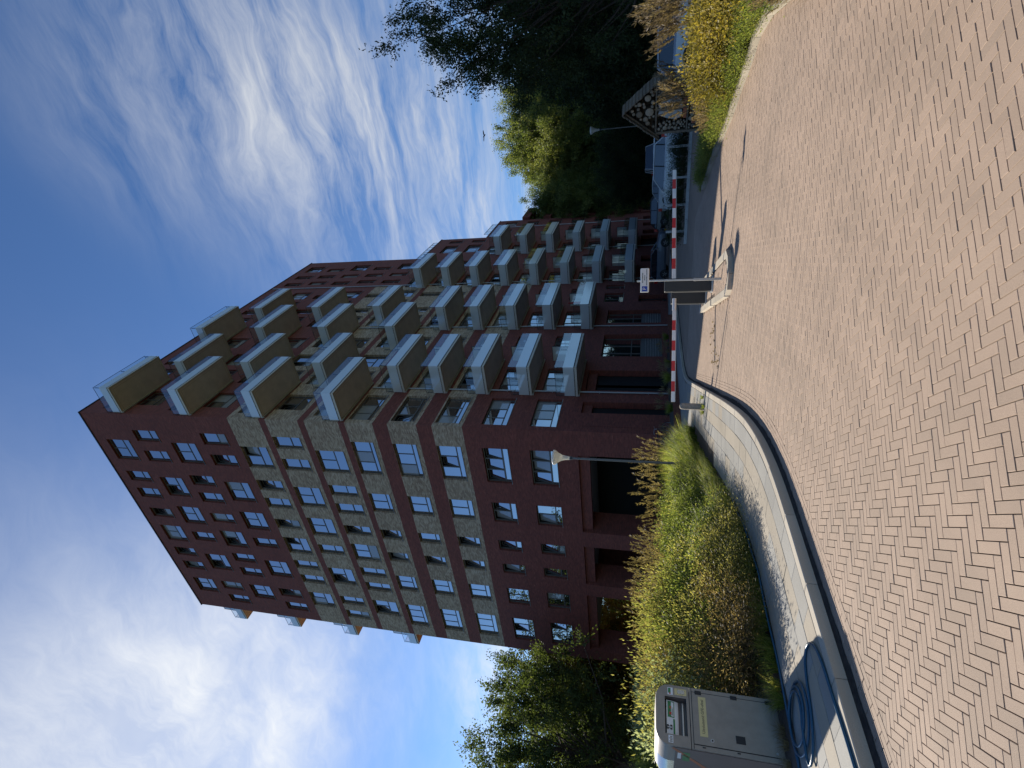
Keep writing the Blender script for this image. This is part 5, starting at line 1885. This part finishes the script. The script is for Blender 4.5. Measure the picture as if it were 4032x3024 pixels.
tree('near', 'dark broad tree with loose sprays of leaves above the insect hotel', at(2500, -90, 24.5), 0.80, rz=0.4, zs=1.03)
g1 = 'dark trees beyond the parked cars'
for i, (yy, d, key, sc) in enumerate(((330, 44, 'dense', 0.78), (160, 40, 'dense', 1.0), (-60, 34, 'dense', 1.2), (450, 50, 'dense', 0.72), (580, 56, 'dense', 0.75), (700, 60, 'dense', 0.78), (40, 46, 'dense', 1.2), (240, 52, 'dense', 0.95), (400, 60, 'dense', 0.8), (640, 64, 'dense', 0.85))):
    tree(key, 'dark shaded leafy tree in the row beyond the parked cars', at(2500, yy, d), sc, g1)
g2 = 'tall poplars catching the sun'
for yy, d, sc in ((380, 88, 1.2), (470, 84, 1.18), (565, 88, 1.22), (330, 96, 1.2), (620, 92, 1.12), (515, 96, 1.2)):
    tree('poplar', 'tall poplar with sunlit olive crown behind the shaded trees', at(2500, yy, d), sc, g2)
for yy, d, sc, key in ((690, 84, 0.95, 'poplar'), (765, 80, 0.92, 'poplar'), (835, 78, 0.98, 'poplar')):
    tree(key, 'smaller loose poplar beside the low north end of the flats', at(2500, yy, d), sc, 'poplars by the north end of the flats')
tree('oak', 'large dark tree with forked trunk behind the waste container', at(2560, 2790, 56), 1.22, rz=1.0)
tree('oak', 'broad backlit tree beside the planting on the far side of the container', at(2560, 3030, 44), 1.1, rz=2.2)
tree('oak', 'dark tree standing close behind the west end of the flats', at(2560, 2590, 66), 1.25, rz=4.0)
for yy, d, sc in ((2700, 58, 0.9), (2850, 60, 1.0), (2930, 55, 0.9), (3050, 55, 1.0), (2500, 60, 0.8), (2420, 58, 0.75), (2600, 66, 0.9)):
    tree('light', 'lighter green tree in the park beyond the flats', at(2560, yy, d), sc, 'lighter trees in the park')
g3 = 'pale shrubs in the park'
for yy, d in ((2690, 30), (2735, 32), (2850, 31), (2900, 30), (2960, 28), (2640, 34), (3010, 27), (2800, 34)):
    x, y = at(2560, yy, d)
    plant('silver1' if yy in (2735, 2900, 2690) else 'green1', 'shrub', 'loose shrub in the park beyond the waste container', 'shrub', g3, x, y, 0, 1.4)
# wood that closes the horizon
rs2 = np.random.default_rng(4)
n = 60000
a = rs2.uniform(0, 2 * math.pi, n)
ang = np.arctan2(AF[1], AF[0])
a = ang + rs2.uniform(-1.2, 1.2, n)
rad = rs2.uniform(115, 150, n)
hmax = 7 + 2.5 * np.sin(a * 9) + 2 * np.sin(a * 23 + 1) + 1.2 * np.sin(a * 51)
pos = np.c_[CAM[0] + rad * np.cos(a), CAM[1] + rad * np.sin(a), hmax * np.sqrt(rs2.random(n))]
V, F = leaves(pos, rs2.normal(size=(n, 3)), 1.3, 0.9, rs2)
o = put('far_wood', fast_mesh('far_wood', V, F, ['leaf_dark'], rs2.random(n)))
tag(o, 'far dark wood closing the horizon behind the trees', 'wood', None, 'stuff')

# ------------------------------------------------------------------ parked cars
def car(label, loc, rz, paint, L=4.2, Wd=1.78, H=1.46, style='hatch', group='cars parked beyond the barrier'):
    """nose towards +x; lofted body, glasshouse, four wheels, lights, plates, mirrors"""
    t = thing('parked_car', label, 'car', (loc[0], loc[1], 0), rz, group)
    hw = Wd / 2
    zb = 0.22
    belt = H * 0.63
    # stations along the car: x fraction, roof height fraction (None = no cabin), bonnet height, half-width factor
    if style == 'van':
        st = [(0.0, None, 0.55, 0.80), (0.02, None, 0.62, 0.93), (0.17, None, 0.66, 0.98), (0.20, 0.0, 0.68, 0.99), (0.34, 0.97, 0.66, 1.0), (0.60, 1.0, 0.66, 1.0), (0.94, 0.97, 0.66, 1.0), (0.985, 0.0, 0.66, 0.98), (1.0, None, 0.62, 0.95)]
    elif style == 'sedan':
        st = [(0.0, None, 0.50, 0.78), (0.03, None, 0.58, 0.93), (0.24, None, 0.66, 0.98), (0.29, 0.0, 0.68, 1.0), (0.44, 0.95, 0.66, 1.0), (0.58, 1.0, 0.66, 1.0), (0.70, 0.94, 0.67, 1.0), (0.85, 0.0, 0.68, 0.98), (0.97, None, 0.66, 0.93), (1.0, None, 0.55, 0.82)]
    else:
        st = [(0.0, None, 0.50, 0.78), (0.03, None, 0.58, 0.93), (0.22, None, 0.66, 0.98), (0.27, 0.0, 0.68, 1.0), (0.43, 0.96, 0.66, 1.0), (0.60, 1.0, 0.66, 1.0), (0.86, 0.95, 0.67, 1.0), (0.965, 0.0, 0.68, 0.97), (0.985, None, 0.62, 0.94), (1.0, None, 0.42, 0.85)]
    X = lambda f: L / 2 - f * L
    body, glass = MB(), MB()
    rows = []
    for f, rf, bf, wf in st:
        w = hw * wf
        zt = bf * H
        low = [(w * 0.86, zb), (w, zb + 0.16), (w * 1.0, zb + 0.40), (w * 0.97, zt - 0.07), (w * 0.90, zt)]
        rows.append((X(f), low, None if rf is None else (zt + (H - zt) * rf if rf else zt), w))
    for (x0, l0, c0_, w0), (x1, l1, c1_, w1) in zip(rows[:-1], rows[1:]):
        for s in (1, -1):
            for (a, b), (c, d), (e, f), (g_, h) in zip(l0[:-1], l0[1:], l1[:-1], l1[1:]):
                q = [(x0, s * a, b), (x0, s * c, d), (x1, s * g_, h), (x1, s * e, f)]
                body.add(q, [(0, 1, 2, 3)] if s > 0 else [(3, 2, 1, 0)], paint, True)
        cab0, cab1 = c0_ is not None, c1_ is not None
        z0t, z1t = l0[-1][1], l1[-1][1]
        if not (cab0 and cab1):
            body.add([(x0, l0[-1][0], z0t), (x0, 0, z0t + 0.03), (x1, 0, z1t + 0.03), (x1, l1[-1][0], z1t)], [(0, 1, 2, 3)], paint, True)
            body.add([(x0, -l0[-1][0], z0t), (x0, 0, z0t + 0.03), (x1, 0, z1t + 0.03), (x1, -l1[-1][0], z1t)], [(3, 2, 1, 0)], paint, True)
        else:
            r0 = 0.90 * w0 - 0.26 * (c0_ - z0t) * 0.75
            r1 = 0.90 * w1 - 0.26 * (c1_ - z1t) * 0.75
            end = c0_ - z0t < 0.02 or c1_ - z1t < 0.02
            for s in (1, -1):
                q = [(x0, s * l0[-1][0], z0t), (x0, s * r0, c0_), (x1, s * r1, c1_), (x1, s * l1[-1][0], z1t)]
                glass.add(q, [(0, 1, 2, 3)] if s > 0 else [(3, 2, 1, 0)], 'car_glass')
                # pillar along the roof edge
                body.tube([(x0, s * (r0 + 0.005), c0_ + 0.004), (x1, s * (r1 + 0.005), c1_ + 0.004)], 0.032, paint, 6)
                if not end:
                    body.tube([(x1, s * (l1[-1][0] + 0.004), z1t), (x1, s * (r1 + 0.004), c1_)], 0.026, paint if style == 'van' else 'black_gap', 6)
            (glass if end else body).add([(x0, r0, c0_), (x0, -r0, c0_), (x1, -r1, c1_), (x1, r1, c1_)], [(0, 1, 2, 3)], 'car_glass' if end else paint, not end)
    for (x, l, c, w), k in ((rows[0], 1), (rows[-1], -1)):
        pts = [(x, a, b) for a, b in l] + [(x, -a, b) for a, b in l[::-1]]
        body.add(pts, [tuple(range(len(pts)))], paint)
    body.add([(X(0.02), hw * 0.8, zb), (X(0.02), -hw * 0.8, zb), (X(0.98), -hw * 0.8, zb), (X(0.98), hw * 0.8, zb)], [(0, 1, 2, 3)], 'black_rubber')
    body.build('body', t)
    glass.build('window', t)
    for fx in (0.19, 0.81):
        for s in (1, -1):
            wb = MB()
            wb.tube([(0, -0.10, 0), (0, -0.085, 0), (0, 0.085, 0), (0, 0.10, 0)], [0.27, 0.315, 0.315, 0.27], 'black_rubber', 20)
            wh = wb.build('wheel', t, (X(fx), s * (hw - 0.085), 0.315))
            rb = MB()
            rb.tube([(0, s * 0.06, 0), (0, s * 0.102, 0)], [0.20, 0.185], 'dark_metal', 18)
            for k in range(5):
                a = 2 * math.pi * k / 5
                rb.tube([(0.04 * math.cos(a), s * 0.108, 0.04 * math.sin(a)), (0.185 * math.cos(a), s * 0.104, 0.185 * math.sin(a))], 0.02, 'steel', 5)
            rb.build('rim', wh)
            ab = MB()
            ab.tube([(X(fx), s * (hw - 0.22), 0.33), (X(fx), s * (hw + 0.004), 0.33)], 0.365, 'black_gap', 20)
            ab.build('wheel_arch', t)
    for s in (1, -1):
        hb = MB()
        hb.add([(X(0.012), s * hw * 0.50, 0.60), (X(0.03), s * hw * 0.90, 0.62), (X(0.075), s * hw * 0.955, 0.75), (X(0.03), s * hw * 0.60, 0.72), (X(-0.002), s * hw * 0.55, 0.66)], [(0, 1, 2, 3, 4)], 'lamp_clear')
        hb.build('headlight', t)
        tl = MB()
        zt = 0.72 * H if style != 'sedan' else 0.60 * H
        tl.box(X(1.0) - 0.012, X(0.955), s * hw * 0.93 - 0.09, s * hw * 0.93 + 0.03, zt - 0.16, zt + 0.10, 'tail_red')
        tl.build('tail_light', t)
        mi_ = MB()
        mi_.bevbox(-0.06, 0.10, -0.09, 0.09, -0.06, 0.07, paint, 0.03)
        mi_.build('mirror', t, (X(0.31), s * (hw + 0.08), belt + 0.06))
    gr = MB()
    gr.box(X(0.0) - 0.01, X(-0.006), -hw * 0.45, hw * 0.45, 0.42, 0.66, 'black_gap')
    gr.tube([(X(-0.008), hw * 0.46 * math.cos(a), 0.54 + 0.135 * math.sin(a)) for a in np.linspace(0, 2 * math.pi, 25)], 0.012, 'steel', 6)
    gr.build('grille', t)
    MB().box(X(-0.006), X(-0.012), -0.26, 0.26, 0.28, 0.39, 'plate_yellow').build('number_plate', t)
    MB().box(X(1.012), X(1.006), -0.26, 0.26, 0.55, 0.66, 'plate_yellow').build('number_plate', t)
    return t


car('dark blue grey hatchback seen from its side below the lowest balconies', (3.35, 20.4), 0.06, 'car_dark', 4.2, 1.76, 1.42)
car('black car standing behind the dark blue hatchback', (6.6, 24.6), 0.1, 'car_black', 4.4, 1.8, 1.5)
car('white saloon with its red tail light towards the black car', (9.5, 19.8), 0.15, 'car_white', 4.4, 1.78, 1.43, 'sedan')
car('tall white van with roof rack beyond the hedge', (11.4, 18.0), R(-75), 'car_white', 4.7, 1.9, 1.98, 'van')
car('white estate car turned away behind the concrete posts', (13.1, 5.2), R(160), 'car_white', 4.3, 1.78, 1.5)
car('silver car facing the lane with oval grille and yellow plate', (15.9, 3.1), R(-88), 'car_silver', 4.2, 1.76, 1.5)
car('silver car with long side window behind the plumed grasses', (19.3, -1.9), R(4), 'car_silver', 4.5, 1.8, 1.5)
car('pale car at the end of the row beyond the beige grasses', (20.4, 1.2), R(-80), 'car_white', 4.3, 1.78, 1.55)
# ------------------------------------------------------------------ insect hotel
def insect_hotel():
    t = thing('insect_hotel', 'house shaped insect hotel filled with logs and stones under a plank roof', 'insect hotel', (16.6, -5.05, 0.04), R(-20))
    # local: x along the front, -y towards the viewer
    hw, ze, za, dp = 0.80, 1.50, 2.50, 0.42
    fr = MB()
    for x in (-hw, hw - 0.07):
        fr.box(x, x + 0.07, 0, dp, 0, ze, 'wood_old')
    for z in (0.16, 0.52, ze - 0.02):
        fr.box(-hw + 0.07, hw - 0.07, 0.02, dp - 0.02, z, z + 0.045, 'wood_old')
    fr.box(-0.035, 0.035, 0.01, dp - 0.01, 0.57, 1.48, 'wood_old')
    fr.build('frame', t)
    bk = MB()
    bk.add([(-hw + 0.02, dp - 0.06, 0.1), (hw - 0.02, dp - 0.06, 0.1), (hw - 0.02, dp - 0.06, ze), (0, dp - 0.06, za - 0.03), (-hw + 0.02, dp - 0.06, ze)], [(0, 1, 2, 3, 4)], 'log_bark')
    bk.build('back_board', t)
    logs = {}

    def log(x, z, r):
        k = round(r, 2)
        if k not in logs:
            mb = MB()
            mb.tube([(0, 0, 0), (0, dp - 0.1, 0)], k, 'log_bark', 12, False)
            mb.lathe([(k, 0), (k * 0.96, 0.006), (0.001, 0.008)], 'log_end', 12, caps=False)
            # the disc must face the viewer
            n0 = len(mb.v) - 36
            for i in range(n0, len(mb.v)):
                a, b, c = mb.v[i]
                mb.v[i] = (a, -c, b)
            logs[k] = mb.mesh('log')
        put('log', logs[k], t, (x, 0.015 + random.uniform(0, 0.03), z), (0, 0, 0))
    rs_ = random.Random(2)

    def fill(x0, x1, z0, z1, rmin, rmax, tries, gable=False, avoid=()):
        done = []
        for _ in range(tries):
            r_ = rs_.uniform(rmin, rmax)
            x, z = rs_.uniform(x0 + r_, x1 - r_), rs_.uniform(z0 + r_, z1 - r_)
            if gable:
                lim = za - 0.06 - abs(x) * (za - ze) / hw
                if z + r_ * 1.3 > lim:
                    continue
            if any(a - r_ < x < b + r_ and c - r_ < z < d + r_ for a, b, c, d in avoid):
                continue
            if all(math.hypot(x - a, z - b) > r_ + q for a, b, q in done):
                done.append((x, z, r_))
                log(x, z, r_)
    fill(-hw + 0.07, hw - 0.07, 0.21, 0.52, 0.035, 0.085, 500)
    fill(-hw + 0.07, hw - 0.07, 0.0, 0.16, 0.03, 0.06, 120)
    fill(-hw + 0.02, hw - 0.02, ze + 0.03, za - 0.05, 0.035, 0.13, 700, True)
    fill(-hw + 0.07, -0.36, 0.57, 1.47, 0.03, 0.075, 500)
    fill(0.36, hw - 0.07, 0.57, 1.47, 0.03, 0.075, 500)
    for s in (-1, 1):                              # two leaning stone plates
        sp = MB()
        pl = [(0.06, 0.72), (0.05, 1.40), (0.16, 1.44), (0.27, 1.2), (0.34, 0.95), (0.30, 0.76), (0.18, 0.70)]
        pl = [(s * x, z) for x, z in pl]
        n = len(pl)
        sp.add([(x, 0.0, z) for x, z in pl] + [(x * 1.02, 0.08, z) for x, z in pl], [tuple(range(n)) if s < 0 else tuple(range(n))[::-1], tuple(range(n, 2 * n))[::-1] if s < 0 else tuple(range(n, 2 * n))] + [(i, (i + 1) % n, n + (i + 1) % n, n + i) for i in range(n)], 'stone_plate')
        sp.build('stone_plate', t)
    for x, z in ((-0.33, 0.575), (-0.16, 0.575), (0.12, 0.575), (-0.52, 0.30)):
        MB().box(x, x + 0.15, -0.012, 0.18, z, z + 0.10, 'clay_brick').build('clay_brick', t)
    # roof planks: twelve a side, lapped
    run = math.hypot(hw + 0.14, (za - ze) * (hw + 0.14) / hw)
    sl = math.atan2(za - ze, hw)
    pk = MB()
    pk.bevbox(-0.062, 0.062, -0.14, dp + 0.10, -0.012, 0.03, 'wood_old', 0.012)
    pme = pk.mesh('roof_plank')
    for s in (-1, 1):
        for k in range(11):
            f = (k + 0.5) / 11
            x = s * f * run * math.cos(sl)
            z = za + 0.03 - f * run * math.sin(sl)
            o_ = put('roof_plank', pme, t, (x, random.uniform(-0.03, 0.03), z + 0.03), (0, s * (sl - 0.08), 0))
    rb = MB()
    for s in (-1, 1):
        for y in (0.0, dp - 0.05):
            rb.tube([(0, y + 0.02, za - 0.0), (s * (hw + 0.10), y + 0.02, ze - 0.10)], 0.028, 'wood_old', 6)
    rb.build('rafter', t)
    return t


insect_hotel()
# low timber edge in front of it
t = thing('timber_edge', 'weathered timber beam lying in the grass before the insect hotel', 'beam', (16.55, -5.75, 0.05), R(-42))
MB().bevbox(-0.85, 0.85, -0.06, 0.06, 0, 0.12, 'wood_old', 0.02).build('beam', t)

# ------------------------------------------------------------------ bicycles under the arcade
def bike_meshes():
    out = {}
    w = MB()
    w.tube([(0.33 * math.cos(a), 0, 0.33 * math.sin(a)) for a in np.linspace(0, 2 * math.pi, 29)], 0.018, 'black_rubber', 6, False)
    w.tube([(0.305 * math.cos(a), 0, 0.305 * math.sin(a)) for a in np.linspace(0, 2 * math.pi, 29)], 0.009, 'steel', 5, False)
    for k in range(12):
        a = 2 * math.pi * k / 12
        w.tube([(0, 0, 0), (0.30 * math.cos(a), 0, 0.30 * math.sin(a))], 0.002, 'steel', 3, False)
    out['wheel'] = w.mesh('wheel')
    f = MB()
    for a, b in (((-0.52, 0, 0.34), (-0.12, 0, 0.30)), ((-0.12, 0, 0.30), (-0.22, 0, 0.86)), ((-0.12, 0, 0.30), (0.36, 0, 0.78)), ((-0.19, 0, 0.72), (0.33, 0, 0.86)), ((-0.52, 0, 0.34), (-0.20, 0, 0.72)), ((0.32, 0, 0.95), (0.38, 0, 0.70)), ((0.38, 0, 0.70), (0.54, 0, 0.34))):
        f.tube([a, b], 0.016, 'bike_black', 6)
    out['frame'] = f.mesh('frame')
    h = MB()
    h.tube([(0.32, 0, 0.93), (0.30, 0, 1.08), (0.28, 0.22, 1.10), (0.12, 0.27, 1.07)], 0.012, 'steel', 6)
    h.tube([(0.30, 0, 1.08), (0.28, -0.22, 1.10), (0.12, -0.27, 1.07)], 0.012, 'steel', 6)
    out['handlebar'] = h.mesh('handlebar')
    s_ = MB()
    s_.bevbox(-0.36, -0.10, -0.08, 0.08, 0.88, 0.94, 'black_rubber', 0.04)
    out['saddle'] = s_.mesh('saddle')
    return out


BK = bike_meshes()
for i, (x, y, rz) in enumerate(((-9.9, -0.5, 1.2), (-11.4, -0.4, 1.7), (-13.9, -0.8, 0.3), (-15.6, -0.4, 1.3), (-17.2, -0.5, 1.8), (-18.6, -0.4, 1.1), (0.6, -0.7, 1.4))):
    t = thing('bicycle', 'black bicycle parked between the brick piers of the arcade' if i < 6 else 'black bicycle leaning on the corner of the flats above the grasses', 'bicycle', (x, y, SW), rz, 'bicycles at the arcade' if i < 6 else None)
    put('wheel', BK['wheel'], t, (-0.52, 0, 0.345))
    put('wheel', BK['wheel'], t, (0.54, 0, 0.345))
    for k in ('frame', 'handlebar', 'saddle'):
        put(k, BK[k], t)

# small things on balconies and roofs
t = thing('parasol', 'folded red and white parasol on a low balcony', 'parasol', (1.0, 16.3, bal_z(1) + 0.22), 0)
mb = MB()
mb.tube([(0, 0, 0), (0.1, -0.25, 2.0)], 0.018, 'steel', 8)
mb.build('pole', t)
mb = MB()
mb.tube([(0.05, -0.11, 0.9), (0.075, -0.18, 1.4), (0.1, -0.25, 1.98)], [0.13, 0.09, 0.02], 'parasol_red', 10)
mb.build('canopy', t)
t = thing('flower_box', 'planter of pink flowers behind the glass of a low far balcony', 'planter', (1.9, 34.6, bal_z(0) + 0.22))
MB().bevbox(-0.12, 0.12, -0.5, 0.5, 0, 0.55, 'dark_metal', 0.02).build('box', t)
n = 500
V, F = leaves(np.c_[rng.normal(0, 0.1, n), rng.uniform(-0.5, 0.5, n), 0.62 + np.abs(rng.normal(0, 0.12, n))], rng.normal(size=(n, 3)) + np.array([0, 0, 0.6]), 0.07, 0.05)
put('flowers', fast_mesh('flowers', V, F, ['petal_pink', 'leaf_green'], rng.random(n), rng.integers(0, 2, n)), t)

t = thing('bird', 'small grey bird gliding high below the thin clouds', 'bird')
p = CAM + ray(1907, 535) / np.linalg.norm(ray(1907, 535)) * 70
t.location = tuple(p)
t.rotation_euler = (0.2, 0.3, 1.1)
mb = MB()
mb.tube([(-0.32, 0, 0), (-0.15, 0, 0.01), (0.05, 0, 0.02), (0.2, 0, 0.02), (0.3, 0, 0.01)], [0.02, 0.06, 0.085, 0.06, 0.015], 'bird_grey', 8)
mb.build('body', t)
for s in (-1, 1):
    mb = MB()
    wv_ = [(0.1, 0.05, 0.03), (0.16, 0.35, 0.12), (0.02, 0.75, 0.10), (-0.12, 0.7, 0.09), (-0.1, 0.35, 0.10), (-0.08, 0.05, 0.02)]
    mb.add([(x, s * y, z) for x, y, z in wv_] + [(x, s * y, z - 0.012) for x, y, z in wv_], [(0, 1, 4, 5), (1, 2, 3, 4), (11, 10, 7, 6), (10, 9, 8, 7)], 'bird_grey')
    mb.build('wing', t)
